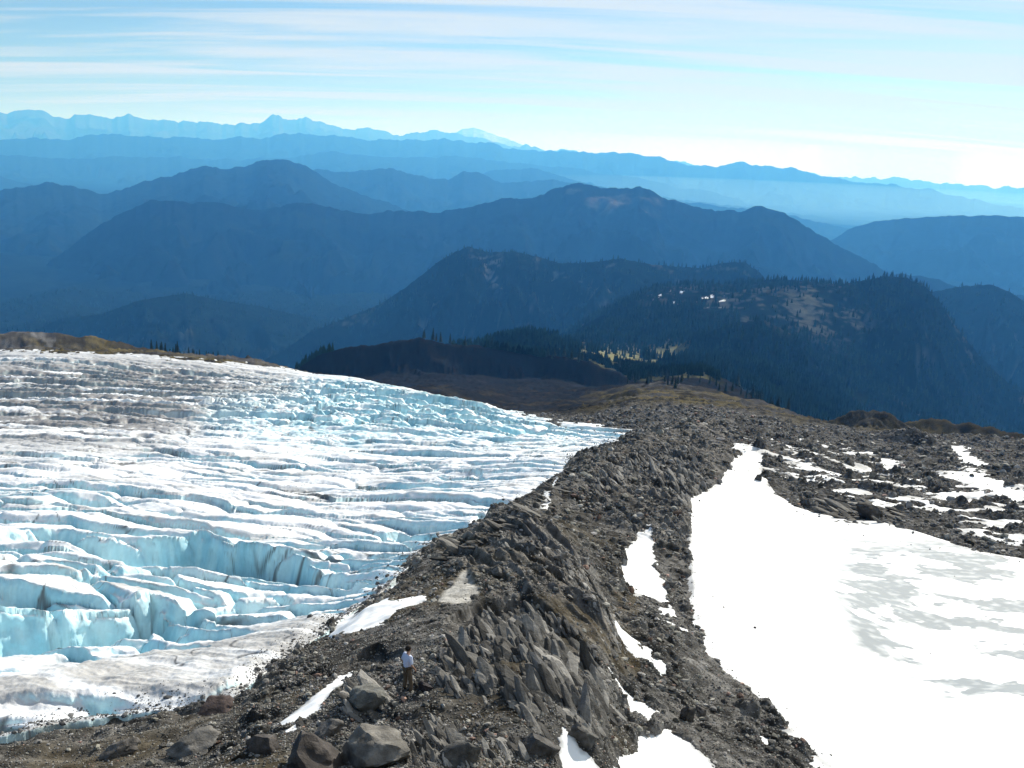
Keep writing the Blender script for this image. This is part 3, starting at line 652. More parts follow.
dry = sm(0.15, 0.5, n1 + 0.4 * n2 - 0.25 * n3); col = lerp3(col, np.broadcast_to([0.075, 0.075, 0.055], col.shape), dry * 0.65 * (RR2 < 5200))
flat_s = reg([(650,292),(690,290),(722,296),(730,306),(690,306),(655,300)], 3) * (RR2 < 3900) * sm(0.28, 0.36, fbm(X2 / 26, Y2 / 60, 3, 331)); col = lerp3(col, np.broadcast_to([0.85, 0.87, 0.9], col.shape), flat_s)
sh = reg([(945,285),(985,290),(940,300)], 10) * 0
cl = reg([(470,258),(500,256),(505,290),(485,285)], 6) * sm(0, .3, n1 + n2); col = lerp3(col, np.broadcast_to([0.13, 0.12, 0.10], col.shape), cl * .7)
o = grid_obj('foothills', X2, Y2, z2, M_hill, np.clip(col, .006, .9))
tag(o, 'dark forested foothills and plateau below the glacier', kind='structure')
print('mid', time.time() - T0)
# ------------------------------------------------------------------ far ridges
FAR = [
 ('valley_foothill', 'low dark forested foothill on the far valley floor at the left', [(-200,262),(-60,255),(0,262),(50,256),(90,262),(130,272),(200,290)], 11300, .22, .4, 600, 20, (.005,.009,.006)),
 ('near_mountain_ridge', 'long dark blue forested mountain with humped crest filling the middle', [(-150,330),(-40,318),(0,300),(30,278),(60,252),(90,232),(130,208),(150,201),(175,199),(210,203),(260,210),(290,204),(312,202),(335,208),(360,213),(400,211),(440,212),(470,206),(500,199),(530,197),(550,190),(566,186),(580,183),(600,187),(620,188),(640,187),(652,191),(668,199),(690,205),(715,210),(740,211),(762,207),(785,212),(800,222),(815,232),(840,246),(860,256),(890,272),(920,285),(960,300),(1024,318),(1120,340)], 9300, .40, .5, 700, 24, (.005,.009,.006)),
 ('left_mountain_ridge', 'dark blue mountain ridge rising to a rounded summit at the left', [(-150,205),(-60,198),(0,191),(20,187),(45,183),(70,186),(100,192),(122,190),(140,183),(160,178),(185,172),(205,165),(225,168),(250,166),(270,160),(285,158),(300,162),(318,174),(340,186),(380,200),(420,216),(470,236),(540,260)], 14000, .14, .5, 1000, 30, (.006,.010,.008)),
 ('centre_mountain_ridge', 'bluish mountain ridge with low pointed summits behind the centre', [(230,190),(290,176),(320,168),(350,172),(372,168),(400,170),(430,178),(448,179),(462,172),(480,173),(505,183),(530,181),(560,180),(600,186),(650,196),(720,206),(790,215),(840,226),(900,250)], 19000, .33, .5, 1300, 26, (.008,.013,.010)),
 ('right_mountain_ridge', 'flat topped blue mountain at the right edge', [(760,270),(800,255),(835,238),(850,228),(875,221),(900,219),(925,217),(940,214),(970,216),(1000,215),(1024,216),(1120,226)], 13500, .40, .5, 900, 22, (.006,.010,.008)),
 ('lower_right_ridge', 'small dark ridge sloping down at the right edge', [(860,282),(900,272),(935,280),(970,290),(1024,296),(1110,300)], 8200, .35, .5, 600, 20, (.005,.009,.006)),
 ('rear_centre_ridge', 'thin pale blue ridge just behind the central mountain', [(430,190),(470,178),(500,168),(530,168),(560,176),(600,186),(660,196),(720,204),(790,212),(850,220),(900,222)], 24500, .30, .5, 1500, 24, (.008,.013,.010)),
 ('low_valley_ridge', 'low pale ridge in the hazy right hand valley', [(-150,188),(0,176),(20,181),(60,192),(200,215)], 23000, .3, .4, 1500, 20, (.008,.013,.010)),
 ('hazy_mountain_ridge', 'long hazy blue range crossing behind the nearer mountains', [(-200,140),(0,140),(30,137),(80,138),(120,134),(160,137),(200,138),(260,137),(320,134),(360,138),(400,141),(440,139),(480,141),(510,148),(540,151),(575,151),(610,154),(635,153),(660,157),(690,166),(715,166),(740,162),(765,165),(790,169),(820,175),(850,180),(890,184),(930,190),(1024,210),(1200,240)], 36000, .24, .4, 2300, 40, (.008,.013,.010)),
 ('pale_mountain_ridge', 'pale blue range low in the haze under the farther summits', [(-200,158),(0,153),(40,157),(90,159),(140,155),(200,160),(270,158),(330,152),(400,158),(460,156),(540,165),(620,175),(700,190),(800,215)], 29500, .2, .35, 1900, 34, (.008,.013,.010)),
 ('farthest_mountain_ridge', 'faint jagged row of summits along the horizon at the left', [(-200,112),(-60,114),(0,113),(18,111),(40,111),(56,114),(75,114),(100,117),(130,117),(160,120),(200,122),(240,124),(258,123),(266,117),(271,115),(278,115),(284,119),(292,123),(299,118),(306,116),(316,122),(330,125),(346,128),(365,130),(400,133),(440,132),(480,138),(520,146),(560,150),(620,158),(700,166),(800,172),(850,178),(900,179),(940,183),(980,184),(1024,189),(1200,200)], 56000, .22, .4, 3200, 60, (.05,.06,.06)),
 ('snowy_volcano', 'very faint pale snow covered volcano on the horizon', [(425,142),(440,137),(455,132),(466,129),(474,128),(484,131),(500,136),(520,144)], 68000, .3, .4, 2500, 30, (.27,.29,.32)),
]
for i, (nm, lab, pts, D, sf, sb, L, rg, c) in enumerate(FAR):
    aa = ray(np.array([pts[0][0], pts[-1][0]]), np.array([200, 200]))[0]
    azf = np.arange(max(AZ0, aa[0] - .04), min(AZ1, aa[1] + .04), R_(0.085))
    wd = min(D * 0.32, 9000); rf = np.linspace(D - wd, D + wd * .6, 230)
    Af, Rf, Xf, Yf = polar(azf, rf)
    zf = ridge(Af, Rf, pts, D, sf, sb, L, 0.5, 600 + i * 13, 0.03, 0.35, 0, jag=[4, 4, 4, 4, 3, 3, 4, 3, 5, 4, 7, 3][i])
    zf += (14 if D < 12000 else 9) * fbm(Xf / 120, Yf / 120, 3, 700 + i) * (D < 30000) + (D * 0.0006) * fbm(Af * F / 7, Rf / (D * .02), 3, 720 + i) * (D < 30000)
    zf = np.maximum(zf, -1175)
    nn = fbm(Xf / (L * .5), Yf / (L * .5), 5, 740 + i)
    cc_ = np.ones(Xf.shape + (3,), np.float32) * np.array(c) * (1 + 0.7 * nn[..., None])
    if i in (1,):      # bare rocky top and clearings
        PXf, PYf = proj(Xf, Yf, zf); bare = sm(0.0, .35, nn) * sm(-4, 8, sdpoly(PXf, PYf, [(560,184),(690,200),(700,222),(640,215),(570,215)]))
        cc_ = lerp3(cc_, np.broadcast_to([.12, .10, .08], cc_.shape), bare * .7)
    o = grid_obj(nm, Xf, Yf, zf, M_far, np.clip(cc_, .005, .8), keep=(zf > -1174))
    tag(o, lab, kind='structure')
# low wooded hills over the valley floor
azf = np.arange(AZ0, AZ1, R_(0.12)); rf = np.exp(np.linspace(math.log(7300), math.log(52000), 500)); Af, Rf, Xf, Yf = polar(azf, rf)
zf = -1210 + 190 * ridged(Xf / 2400, Yf / 2600, 5, 801) * (0.6 + .8 * fbm(Xf / 5000, Yf / 5000, 2, 803)) + 12 * fbm(Xf / 200, Yf / 200, 2, 804)
cc_ = np.ones(Xf.shape + (3,), np.float32) * np.array((.005, .009, .006)) * (1 + .7 * fbm(Xf / 500, Yf / 700, 4, 805)[..., None])
o = grid_obj('valley_hills', Xf, Yf, zf, M_far, np.clip(cc_, .003, .1), keep=(zf > -1190)); tag(o, 'low dark wooded hills across the far valley', kind='structure')
# valley floor out to the horizon
azf = np.linspace(-math.pi, math.pi, 181); rf = np.array([0, 400, 1000, 1700, 3000, 5000, 8000, 12000, 18000, 26000, 36000, 50000, 70000, 90000.])
Af, Rf, Xf, Yf = polar(azf, rf); zf = -1184 + 2 * np.sin(Af * 9) 
o = grid_obj('valley_floor', Xf, Yf, zf - 3, M_far, np.ones(Xf.shape + (3,), np.float32) * np.array((.005, .009, .006))); tag(o, 'wide forested valley floor', kind='structure')
print('far', time.time() - T0)
# ------------------------------------------------------------------ forest
def conifer_proto(seed, tiers=3, sides=6):
    rg = np.random.default_rng(seed); v = []; f = []
    for t in range(tiers):
        z0 = 0.08 + t * 0.92 / tiers * 0.85; z1 = min(1.0, z0 + 0.55 if t < tiers - 1 else 1.0); rr = 0.20 * (1 - t / tiers * 0.75)
        k0 = len(v)
        for q in range(sides):
            an = q / sides * 6.283 + rg.uniform(-.2, .2); rq = rr * rg.uniform(.7, 1.2); v.append((math.cos(an) * rq, math.sin(an) * rq, z0 + rg.uniform(-.03, .03)))
        v.append((rg.uniform(-.01, .01), rg.uniform(-.01, .01), z1))
        for q in range(sides): f.append((k0 + q, k0 + (q + 1) % sides, k0 + sides))
    return np.array(v), np.array(f)
tp = [conifer_proto(i) for i in range(6)]
def forest_mesh(name, PT, H, seed):
    rng = np.random.default_rng(seed); kd = rng.integers(0, 6, len(PT)); cos = []; fs = []; off = 0
    for kk in range(6):
        ii = np.where(kd == kk)[0]; v, f = tp[kk]
        if not len(ii): continue
        th = rng.uniform(0, 6.283, len(ii)); c, q = np.cos(th)[:, None], np.sin(th)[:, None]; s = H[ii][:, None]; ww = s * rng.uniform(.8, 1.2, len(ii))[:, None]
        vv = np.stack([(v[:, 0] * c - v[:, 1] * q) * ww, (v[:, 0] * q + v[:, 1] * c) * ww, v[:, 2] * s], -1) + PT[ii][:, None]
        cos.append(vv.reshape(-1, 3)); fs.append((f[None] + off + np.arange(len(ii))[:, None, None] * len(v)).reshape(-1, 3)); off += len(ii) * len(v)
    return mesh_obj(name, np.concatenate(cos), np.concatenate(fs), M_forest, None, smooth=False)
el2 = z2 / RR2; vis2 = el2 >= np.maximum.accumulate(np.vstack([np.full((1, el2.shape[1]), -9), el2[:-1]]), axis=0) - 0.002
dens = np.clip(1 - 1.0 * meadow - .9 * top - 0.7 * dry, 0.03, 1) * vis2 * (RR2 > 1750) * (z2 > -1182) * (PX2 > -40) * (PX2 < 1064) * sm(-.5, .0, n1 + .3 * n2)
dens = dens * np.where(RR2 < 4200, 1, .5)
pk = np.random.default_rng(9).random(dens.shape) < dens * (30000 / dens.sum())
jj, ii = np.where(pk); rg = np.random.default_rng(10)
PT = np.stack([X2[jj, ii] + rg.normal(0, 3, len(jj)), Y2[jj, ii] + rg.normal(0, 4, len(jj)), z2[jj, ii] + Z0 - 1], -1)
jm = np.where(vis & (RR > 1190) & (RR < 1710) & (TX > 260) & (TX < 720) & (grs < .4)); pk = rg.random(len(jm[0])) < 2600 / len(jm[0])
jj, ii = jm[0][pk], jm[1][pk]; PT = np.concatenate([PT, np.stack([X[jj, ii], Y[jj, ii], rz[jj, ii] + Z0 - .5], -1)])
jj = np.zeros(len(PT))
o = forest_mesh('forest', PT, np.where(np.hypot(PT[:, 0], PT[:, 1]) < 1750, .5, 1) * rg.uniform(11, 26, len(jj)), 4); tag(o, 'dark conifer forest covering the foothills', kind='stuff')
print('forest', len(jj), time.time() - T0)
# trees one can tell apart
def tree(name, loc, H, label, group, seed):
    root = bpy.data.objects.new(name, None); C.objects.link(root); root.location = loc; root.scale = (H, H, H)
    root.rotation_euler[2] = seed * 1.7
    k = seed % 6
    if k not in TM:
        rg = np.random.default_rng(50 + k); v = []; f = []
        for t in range(9):                      # drooping whorls of boughs
            z = 0.10 + t * 0.098; rr = 0.19 * (1 - t / 9.5) + .01
            nb = 9
            for q in range(nb):
                an = q / nb * 6.283 + t * .35 + rg.uniform(-.15, .15); L = rr * rg.uniform(.6, 1.25); wd = 0.45 * rr
                c, s = math.cos(an), math.sin(an); k0 = len(v)
                v += [(0, 0, z + .09), (c * L * .55 - s * wd, s * L * .55 + c * wd, z + .02), (c * L, s * L, z - .035), (c * L * .55 + s * wd, s * L * .55 - c * wd, z + .02), (0, 0, z - .01)]
                f += [(k0, k0 + 1, k0 + 2), (k0, k0 + 2, k0 + 3), (k0 + 4, k0 + 2, k0 + 1), (k0 + 4, k0 + 3, k0 + 2)]
        a = mesh_obj('crown', np.array(v), np.array(f), M_tree, smooth=False)
        v = []; f = []
        for t, (z, rr) in enumerate(((-.06, .022), (.3, .016), (.98, .003))):
            for q in range(6): v.append((math.cos(q * 1.047) * rr, math.sin(q * 1.047) * rr, z))
        for t in range(2):
            for q in range(6): f.append((t * 6 + q, t * 6 + (q + 1) % 6, t * 6 + 6 + (q + 1) % 6, t * 6 + 6 + q))
        b = mesh_obj('trunk', np.array(v), np.array(f), M_trunk)
        TM[k] = (a.data, b.data); a.parent = root; b.parent = root
    else:
        for nm, me in zip(('crown', 'trunk'), TM[k]):
            o = bpy.data.objects.new(nm, me); C.objects.link(o); o.parent = root
    return tag(root, label, 'tree', group)
TM = {}
TX2, TY2 = PX2, PY2
def pick2(px, py, rmin=1600, rmax=7600):
    m = vis2 & (RR2 > rmin) & (RR2 < rmax)
    d = (PX2 - px)**2 + (PY2 - py)**2 + np.where(m, 0, 1e6); j, i = np.unravel_index(np.argmin(d), d.shape)
    return float(X2[j, i]), float(Y2[j, i]), float(z2[j, i] + Z0), float(RR2[j, i])
def pickr(px, py, rmin, rmax):
    jm = (rs > rmin) & (rs < rmax); d = (TX[jm] - px)**2 + (TY[jm] - py)**2 + np.where(vis[jm], 0, 25); j, i = np.unravel_index(np.argmin(d), d.shape)
    return float(X[jm][j, i]), float(Y[jm][j, i]), float(rz[jm][j, i] + Z0), float(RR[jm][j, i])
rnd = random.Random(3); n = 0
for kx in range(16):
    px = 764 + kx * 5.4 + rnd.uniform(-2, 2); py = np.interp(px, [745, 770, 800, 830, 848], [284, 279, 280, 286, 283]) + 2
    l = pick2(px, py, 3300, 4100); tree('conifer_tree', l[:3], rnd.uniform(16, 27), 'small dark conifer in the spaced row along the skyline of the plateau', 'conifers along the plateau skyline', n); n += 1
for kx in range(26):
    px = 152 + kx * 3.3 + rnd.uniform(-2, 2); py = 344 + (px - 150) * .20 + rnd.uniform(3, 8)
    az, te = ray(px, py); rr = rnd.uniform(840, 900); zb = rr * float(te)
    q = S(np.array([float(az)]), np.array([math.log(rr)]))[0]
    tree('conifer_tree', (rr * math.sin(az), rr * math.cos(az), zb + Z0 - 2), rnd.uniform(8, 13) , 'dark conifer in the dense stand behind the brown hill at upper left', 'conifers behind the brown hill', n); n += 1
for kx in range(46):
    px = rnd.uniform(618, 790); py = np.interp(px, [615, 640, 690, 740, 790], [384, 388, 392, 400, 416]) - rnd.uniform(0, 14)
    l = pickr(px, py, 700, 1650) 
    tree('conifer_tree', l[:3], rnd.uniform(.008, .016) * min(l[3], 1700), 'dark green conifer in the scattered wood above the brown slope', 'conifers above the brown slope', n); n += 1
for kx in range(30):
    px = rnd.uniform(420, 590); py = np.interp(px, [420, 470, 520, 590], [338, 346, 353, 362]) - rnd.uniform(-1, 5)
    l = pickr(px, py, 1100, 1400); tree('conifer_tree', l[:3], rnd.uniform(9, 16), 'conifer on the dark crest of the old moraine beyond the glacier snout', 'conifers on the old moraine', n); n += 1
for gname in {o.get('group') for o in C.objects if o.name.startswith('conifer_tree')}:
    g = sorted([o for o in C.objects if o.get('group') == gname], key=lambda o: o.location.x / o.location.y)
    lb0 = g[0]['label']; tall = max(g[1:-1], key=lambda o: o.scale[2]); tall['label'] = 'tallest ' + lb0; g[0]['label'] = 'leftmost ' + lb0; g[-1]['label'] = 'rightmost ' + lb0
print('trees', n, time.time() - T0)
# ------------------------------------------------------------------ boulders
BOULD = [ # px, py(base centre), width px, height factor, colour, label
 (316,766,80,.5,(.085,.075,.07),'largest dark rounded boulder at the bottom edge below the snow streak'),
 (374,762,84,.5,(.24,.225,.20),'pale grey slanting boulder slab right of the large dark boulder'),
 (264,750,40,.75,(.11,.10,.095),'dark blocky boulder left of the large rounded boulder at the snow streak'),
 (192,750,50,.35,(.20,.19,.175),'flat pale grey boulder in the gravel below the ice edge'),
 (216,712,40,.4,(.10,.075,.07),'dark brown boulder wedged beneath the overhanging ice edge'),
 (426,691,20,.6,(.045,.04,.045),'small black boulder just right of the hiker'),
 (366,708,46,.7,(.19,.19,.175),'cracked light grey outcrop boulder just below the hiker'),
 (686,720,26,.75,(.07,.065,.06),'black pointed boulder beside the lower snow patch'),
 (330,735,34,.6,(.16,.15,.14),'grey boulder between the snow streak and the cracked outcrop'),
 (462,760,44,.5,(.13,.125,.115),'broad grey boulder at the bottom edge under the crags'),
 (535,752,52,.6,(.10,.095,.09),'dark angular boulder at the bottom edge below the clefts'),
 (586,742,36,.7,(.14,.135,.125),'grey boulder below the right end of the crags'),
 (118,752,36,.5,(.14,.13,.12),'small grey boulder in the gravel at lower left'),
 (445,657,26,.6,(.18,.17,.16),'pale rock on the slope above and right of the hiker'),
 (758,480,9,.9,(.08,.075,.07),'dark rock standing in the narrow upper end of the snowfield'),
 (872,516,36,.5,(.06,.055,.05),'dark humped boulder at the edge of the rubble over the snowfield'),
 (755,628,4,.6,(.07,.06,.055),'tiny lone stone lying out on the bright snowfield'),
 (700,712,14,.6,(.13,.12,.115),'small grey boulder right of the black pointed one'),
 (660,690,16,.6,(.17,.165,.155),'pale boulder between the two narrow snow strips'),
 (590,600,18,.6,(.20,.19,.18),'pale block near the right edge of the knoll'),
 (560,560,16,.6,(.16,.15,.14),'grey block high on the right flank of the knoll'),
 (500,575,18,.5,(.19,.18,.165),'light rock rib block near the top of the knoll'),
 (388,690,12,.6,(.20,.15,.13),'reddish flat rock at the hiker\'s feet'),
]
def boulder(px, py, wpx, hf, c, label, seed):
    X_, Y_, Z_, r = pick(min(px, 1023), py)
    dist = math.sqrt(r * r + (Z_ - Z0)**2); s = wpx / F * dist * 0.5
    v, f = stone(900 + seed, 4, 16); rg = np.random.default_rng(seed)
    nz = fbm(v[:, 0] * 2 + seed, v[:, 1] * 2 + v[:, 2] * 1.7, 4, seed); v = v * (1 + 0.22 * nz[:, None]); v = v * (1 + 0.05 * ridged(v[:, 0] * 4 + v[:, 2] * 3, v[:, 1] * 4 - seed, 4, seed + 2)[:, None])
    lay = 0.09 * np.abs(perlin(v[:, 2] * 6 + v[:, 0] * 2, v[:, 1] * 1.0, seed + 3)); v = v * (1 - lay[:, None])
    v = v * np.array([1.0, rg.uniform(.7, 1.0), hf * 1.25]) * s
    q1 = fbm(v[:, 0] / s * 3, (v[:, 1] + v[:, 2]) / s * 3, 4, seed + 7)
    cc = np.array(c) * .72 * (1 + .9 * q1[:, None])
    yaw = rg.uniform(-.5, .5); ca, sa = math.cos(yaw), math.sin(yaw)
    v = np.stack([v[:, 0] * ca - v[:, 1] * sa, v[:, 0] * sa + v[:, 1] * ca, v[:, 2]], -1)
    tl = rg.uniform(-.3, .3); v[:, 2] += v[:, 0] * tl
    o = mesh_obj('boulder', v, f, M_boulder, cc, smooth=True); o.location = (X_, Y_, Z_ + s * hf * 0.35)
    o.data.set_sharp_from_angle(angle=R_(32))
    return tag(o, label, 'boulder', 'boulders on the moraine')
for i, bd in enumerate(BOULD): boulder(*bd, i + 1)
# ------------------------------------------------------------------ outcrops: jointed blocks of bedrock breaking through the moraine
oc = [stone(1500 + i, 2, 9, .22) for i in range(10)]
def outcrop(P, n, smin, smax, yaw, dip, shade, label, seed):
    rng = np.random.default_rng(seed); sdp = sdpoly(TX, TY, P); jj, ii = np.where((sdp > 0) & vis & (RR < 400) & (fbm(X / 1.1 + seed, Y / 1.1, 2, 77 + seed) > (-.12 if seed < 5 else -9)))
    k = rng.integers(0, len(jj), n); jj, ii = jj[k], ii[k]; ca, sa = math.cos(dip), math.sin(dip); cos = []; fs = []; cc = []; off = 0
    for q in range(n):
        v, f = oc[rng.integers(0, 10)]; sz_ = smin + (smax - smin) * 1.6 * rng.random()**4
        sz_ *= .5 + .5 * float(sm(0, 14, np.float32(sdp[jj[q], ii[q]])))
        w_ = v * np.array([1.9 * rng.uniform(.6, 2.4), rng.uniform(.6, 1.2), rng.uniform(.28, .6)]) * sz_
        dp = dip + rng.normal(0, .16); c1, s1 = math.cos(dp), math.sin(dp); w_ = np.stack([w_[:, 0] * c1 + w_[:, 2] * s1, w_[:, 1], -w_[:, 0] * s1 + w_[:, 2] * c1], -1)
        yw = yaw + rng.normal(0, .20); c1, s1 = math.cos(yw), math.sin(yw); w_ = np.stack([w_[:, 0] * c1 - w_[:, 1] * s1, w_[:, 0] * s1 + w_[:, 1] * c1, w_[:, 2]], -1)
        w_ = w_ + np.array([X[jj[q], ii[q]], Y[jj[q], ii[q]], rz[jj[q], ii[q]] + Z0 - .15 * sz_])
        g = shade * (.35 + 1.5 * rng.random()**1.6); cos.append(w_); fs.append(f + off); off += len(v); cc.append(np.ones((len(v), 3)) * g * np.array([1.04, 1, .93]))
    o = mesh_obj('rock_outcrop', np.concatenate(cos), np.concatenate(fs), M_boulder, np.concatenate(cc), smooth=False)
    if seed in (3, 5, 7): o.name = 'rubble'; return tag(o, label, None, None, 'stuff')
    return tag(o, label, 'rock outcrop')
outcrop([(448,655),(470,625),(490,612),(500,622),(530,604),(560,618),(580,630),(606,668),(618,705),(600,735),(560,722),(545,742),(520,735),(510,705),(490,712),(478,690),(462,712),(440,690)], 1900, .05, .26, R_(-62), R_(30), .13, 'large jointed dark outcrop with clefts right of the hiker', 1)
outcrop([(345,690),(375,676),(402,690),(400,712),(370,724),(345,715)], 200, .06, .26, R_(-40), R_(25), .19, 'small cracked grey outcrop below and left of the hiker', 2)
outcrop([(470,540),(500,530),(545,530),(580,560),(620,615),(628,660),(610,660),(580,600),(545,560),(500,548)], 800, .04, .15, R_(-66), R_(22), .19, 'long light grey rib of rock along the sharp right edge of the knoll', 3)
outcrop([(400,730),(450,722),(520,735),(560,750),(560,770),(400,770)], 500, .05, .17, R_(-55), R_(30), .15, 'broken grey outcrop at the bottom edge below the clefts', 4)
outcrop([(585,480),(640,450),(700,442),(712,470),(690,520),(675,500),(640,478),(600,500)], 900, .10, .38, R_(-75), R_(25), .16, 'long rocky rib on the moraine crest beyond the knoll', 5)
outcrop([(795,510),(860,500),(900,500),(905,525),(870,524),(800,520)], 300, .2, 1.0, R_(-20), R_(15), .09, 'dark hump of rock at the far edge of the snowfield', 6)
outcrop([(440,548),(470,536),(500,520),(560,478),(585,462),(590,475),(555,500),(520,528),(480,545),(445,562)], 260, .12, .6, R_(20), R_(20), .10, 'dark rocks edging the ice on the far side of the knoll', 7)
print('outcrops', time.time() - T0)
# ------------------------------------------------------------------ hiker
def skin(name, verts, edges, radii, mat, root=0, sub=2, parent=None):
    me = bpy.data.meshes.new(name); me.from_pydata(verts, edges, []); o = bpy.data.objects.new(name, me); C.objects.link(o)
    md = o.modifiers.new('s', 'SKIN'); md.use_smooth_shade = True
    for i, r in enumerate(radii):
        sv = me.skin_vertices[0].data[i]; sv.radius = r if isinstance(r, tuple) else (r, r); sv.use_root = (i == root)
    ss = o.modifiers.new('u', 'SUBSURF'); ss.levels = sub; ss.render_levels = sub
    dg = bpy.context.evaluated_depsgraph_get(); m2 = bpy.data.meshes.new_from_object(o.evaluated_get(dg)); o.modifiers.clear(); o.data = m2
    m2.materials.clear(); m2.materials.append(mat)
    if parent: o.parent = parent
    return o
def cmat(n, c, r=.8): return surf_mat(n, r, 30, .12, plain=c)
skinm, shirtm, trm, hairm, bootm = cmat('skin_tone', (.45, .27, .19)), cmat('shirt_cloth', (.62, .68, .88)), cmat('trouser_cloth', (.11, .085, .06)), cmat('dark_hair', (.02, .015, .012)), cmat('boot_leather', (.03, .025, .02))
hx, hy, hz, hrr = pick(406, 691)
# facing away down the glacier, weight on the left leg, right foot stepped aside
B = {'pel': (0, 0, .96), 'chest': (0, .02, 1.25), 'neck': (0, .03, 1.47), 'hb': (0, .05, 1.56), 'head': (0, .06, 1.66), 'ht': (0, .05, 1.72),
     'shL': (-.19, .02, 1.40), 'elL': (-.27, -.02, 1.13), 'wrL': (-.25, .12, .92), 'haL': (-.24, .16, .84), 'shR': (.19, .02, 1.40), 'elR': (.27, 0, 1.13), 'wrR': (.23, .16, .95), 'haR': (.21, .21, .88),
     'hiL': (-.10, 0, .92), 'knL': (-.11, .03, .50), 'anL': (-.11, -.01, .09), 'toL': (-.13, .15, .04), 'hiR': (.10, 0, .92), 'knR': (.17, .05, .50), 'anR': (.24, .02, .08), 'toR': (.31, .17, .04)}
def chain(names, E): return [B[k] for k in names], [(names.index(a), names.index(b)) for a, b in E]
names = list(B); E = [('pel','chest'),('chest','neck'),('neck','hb'),('hb','head'),('head','ht'),('chest','shL'),('shL','elL'),('elL','wrL'),('wrL','haL'),('chest','shR'),('shR','elR'),('elR','wrR'),('wrR','haR'),
     ('pel','hiL'),('hiL','knL'),('knL','anL'),('anL','toL'),('pel','hiR'),('hiR','knR'),('knR','anR'),('anR','toR')]
rad_ = dict(pel=(.13,.10),chest=(.15,.11),neck=.055,hb=.075,head=.10,ht=.07,shL=.06,elL=.042,wrL=.028,haL=.035,shR=.06,elR=.042,wrR=.028,haR=.035,hiL=.085,knL=.058,anL=.04,toL=.035,hiR=.085,knR=.058,anR=.04,toR=.035)
vv, ee = chain(names, E); body = skin('person', vv, ee, [rad_[k] for k in names], skinm)
def finger(nm, base_, dr, L, r): 
    p = [tuple(np.array(base_) + np.array(dr) * L * t + np.array((0, .012, 0)) * t * t) for t in (0, .5, 1)]
    return p, r
fv, fe, fr_ = [], [], []
fm = body
sh = ['pel','chest','neck','shL','elL','shR','elR']; nB = dict(B); B['neck'] = (0, .03, 1.43); B['pel'] = (0, 0, .90)
vv, ee = chain(sh, [('pel','chest'),('chest','neck'),('chest','shL'),('shL','elL'),('chest','shR'),('shR','elR')]); skin('shirt', vv, ee, [(.165,.13),(.185,.14),.07,.085,.062,.085,.062], shirtm, 1, 2, body)
B.update(nB)
trn = ['pel','hiL','knL','anL','hiR','knR','anR']; vv, ee = chain(trn, [('pel','hiL'),('hiL','knL'),('knL','anL'),('pel','hiR'),('hiR','knR'),('knR','anR')])
skin('trousers', vv, ee, [.125,.11,.085,.07,.11,.085,.07], trm, 0, 2, body)
v, f = ico(3); v = v * np.array([.105, .12, .115]) + np.array([0, .035, 1.685]); v[:, 2] = np.where(v[:, 1] > .08, np.maximum(v[:, 2], 1.70), v[:, 2]); mesh_obj('hair', v, f, hairm, parent=body)
for s, an, to in (('L', 'anL', 'toL'), ('R', 'anR', 'toR')):
    skin('boot', [tuple(np.array(B[an]) + [0, 0, .06]), B[an], B[to]], [(0, 1), (1, 2)], [.062, .062, .052], bootm, 0, 2, body)
# hands: five short chains from each palm
for s in (-1, 1):
    hb = np.array(B['haL' if s < 0 else 'haR']); vs_, es_, rs_ = [tuple(hb)], [], [.03]
    for q, (ox, L) in enumerate(((-.026, .07), (-.009, .08), (.009, .078), (.026, .062))):
        k0 = len(vs_); vs_ += [tuple(hb + [ox, .02, -.035]), tuple(hb + [ox * 1.1, .035, -.035 - L * .5]), tuple(hb + [ox * 1.1, .03, -.035 - L])]; rs_ += [.010, .009, .008]; es_ += [(0, k0), (k0, k0 + 1), (k0 + 1, k0 + 2)]
    k0 = len(vs_); vs_ += [tuple(hb + [-s * .035, .02, -.005]), tuple(hb + [-s * .05, .04, -.04])]; rs_ += [.011, .009]; es_ += [(0, k0), (k0, k0 + 1)]
    skin('hand', vs_, es_, rs_, skinm, 0, 1, body)
body.location = (hx, hy, hz + 0.02); body.rotation_euler[2] = R_(-48)
body.scale = (.93, .93, .93)
tag(body, 'hiker in pale blue shirt and brown trousers standing on the moraine', 'person')
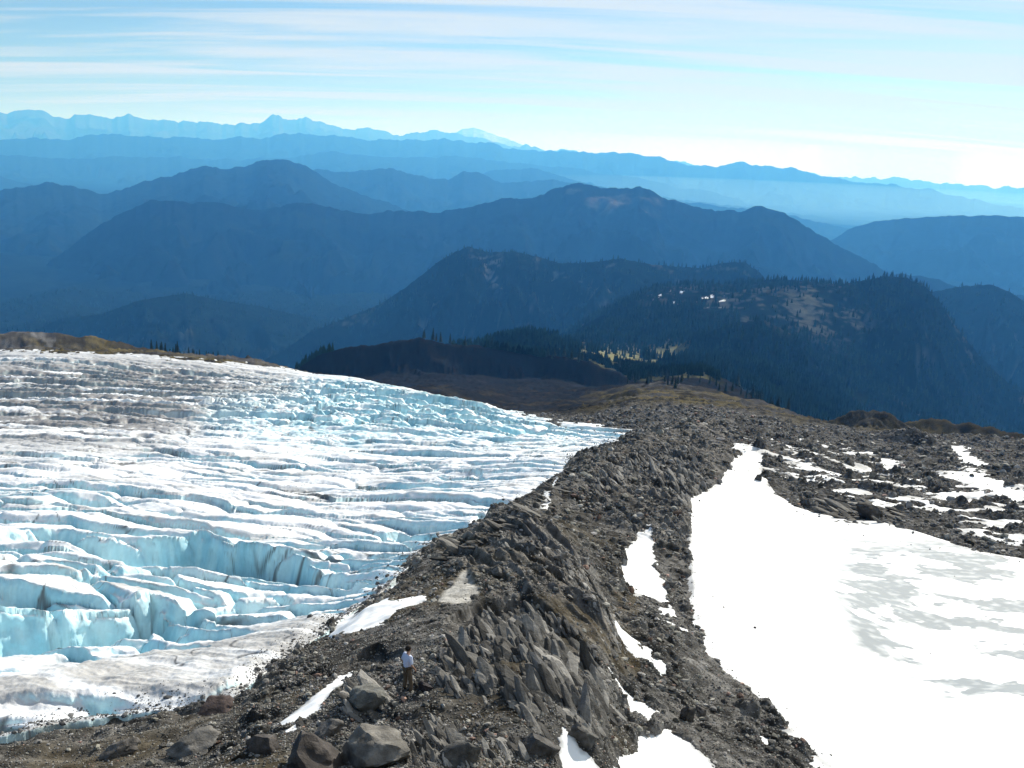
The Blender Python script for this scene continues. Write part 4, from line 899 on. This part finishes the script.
# ------------------------------------------------------------------ the air
import bmesh
bm = bmesh.new(); bmesh.ops.create_cube(bm, size=1)
for q in bm.verts: q.co.x *= 190000; q.co.y *= 190000; q.co.z = 8 if q.co.z < 0 else Z0 + 1450
me = bpy.data.meshes.new('haze'); bm.to_mesh(me); bm.free(); hzo = bpy.data.objects.new('haze', me); C.objects.link(hzo)
m = bpy.data.materials.new('hazy_air'); m.use_nodes = True; n = m.node_tree.nodes; l = m.node_tree.links
for q in list(n): n.remove(q)
oo = n.new('ShaderNodeOutputMaterial'); pv = n.new('ShaderNodeVolumePrincipled'); l.new(pv.outputs[0], oo.inputs['Volume'])
HAZE_D = 4.9e-5
pv.inputs['Density'].default_value = HAZE_D; pv.inputs['Color'].default_value = (0.078, 0.345, 0.88, 1); pv.inputs['Anisotropy'].default_value = 0.25
pv.inputs['Absorption Color'].default_value = (1, 1, 1, 1)
me.materials.append(m); tag(hzo, 'blue haze filling the valleys', kind='stuff')
bm = bmesh.new(); bmesh.ops.create_uvsphere(bm, u_segments=48, v_segments=24, radius=1)
for q in bm.verts: q.co.x *= 12500; q.co.y *= 8500; q.co.z *= 430
me = bpy.data.meshes.new('valley_mist'); bm.to_mesh(me); bm.free(); mo = bpy.data.objects.new('valley_mist', me); C.objects.link(mo)
ma = R_(21); mo.location = (27500 * math.sin(ma), 27500 * math.cos(ma), Z0 - 1130 + 330); mo.rotation_euler[2] = -ma
m = bpy.data.materials.new('mist_air'); m.use_nodes = True; n = m.node_tree.nodes; l = m.node_tree.links
for q in list(n): n.remove(q)
oo = n.new('ShaderNodeOutputMaterial'); pv = n.new('ShaderNodeVolumePrincipled'); l.new(pv.outputs[0], oo.inputs['Volume'])
pv.inputs['Density'].default_value = 2.0e-5; pv.inputs['Color'].default_value = (0.42, 0.75, 1.0, 1); pv.inputs['Anisotropy'].default_value = 0.25; pv.inputs['Absorption Color'].default_value = (1, 1, 1, 1)
me.materials.append(m); tag(mo, 'bright mist lying in the right hand valley', kind='stuff')
print('done', time.time() - T0)
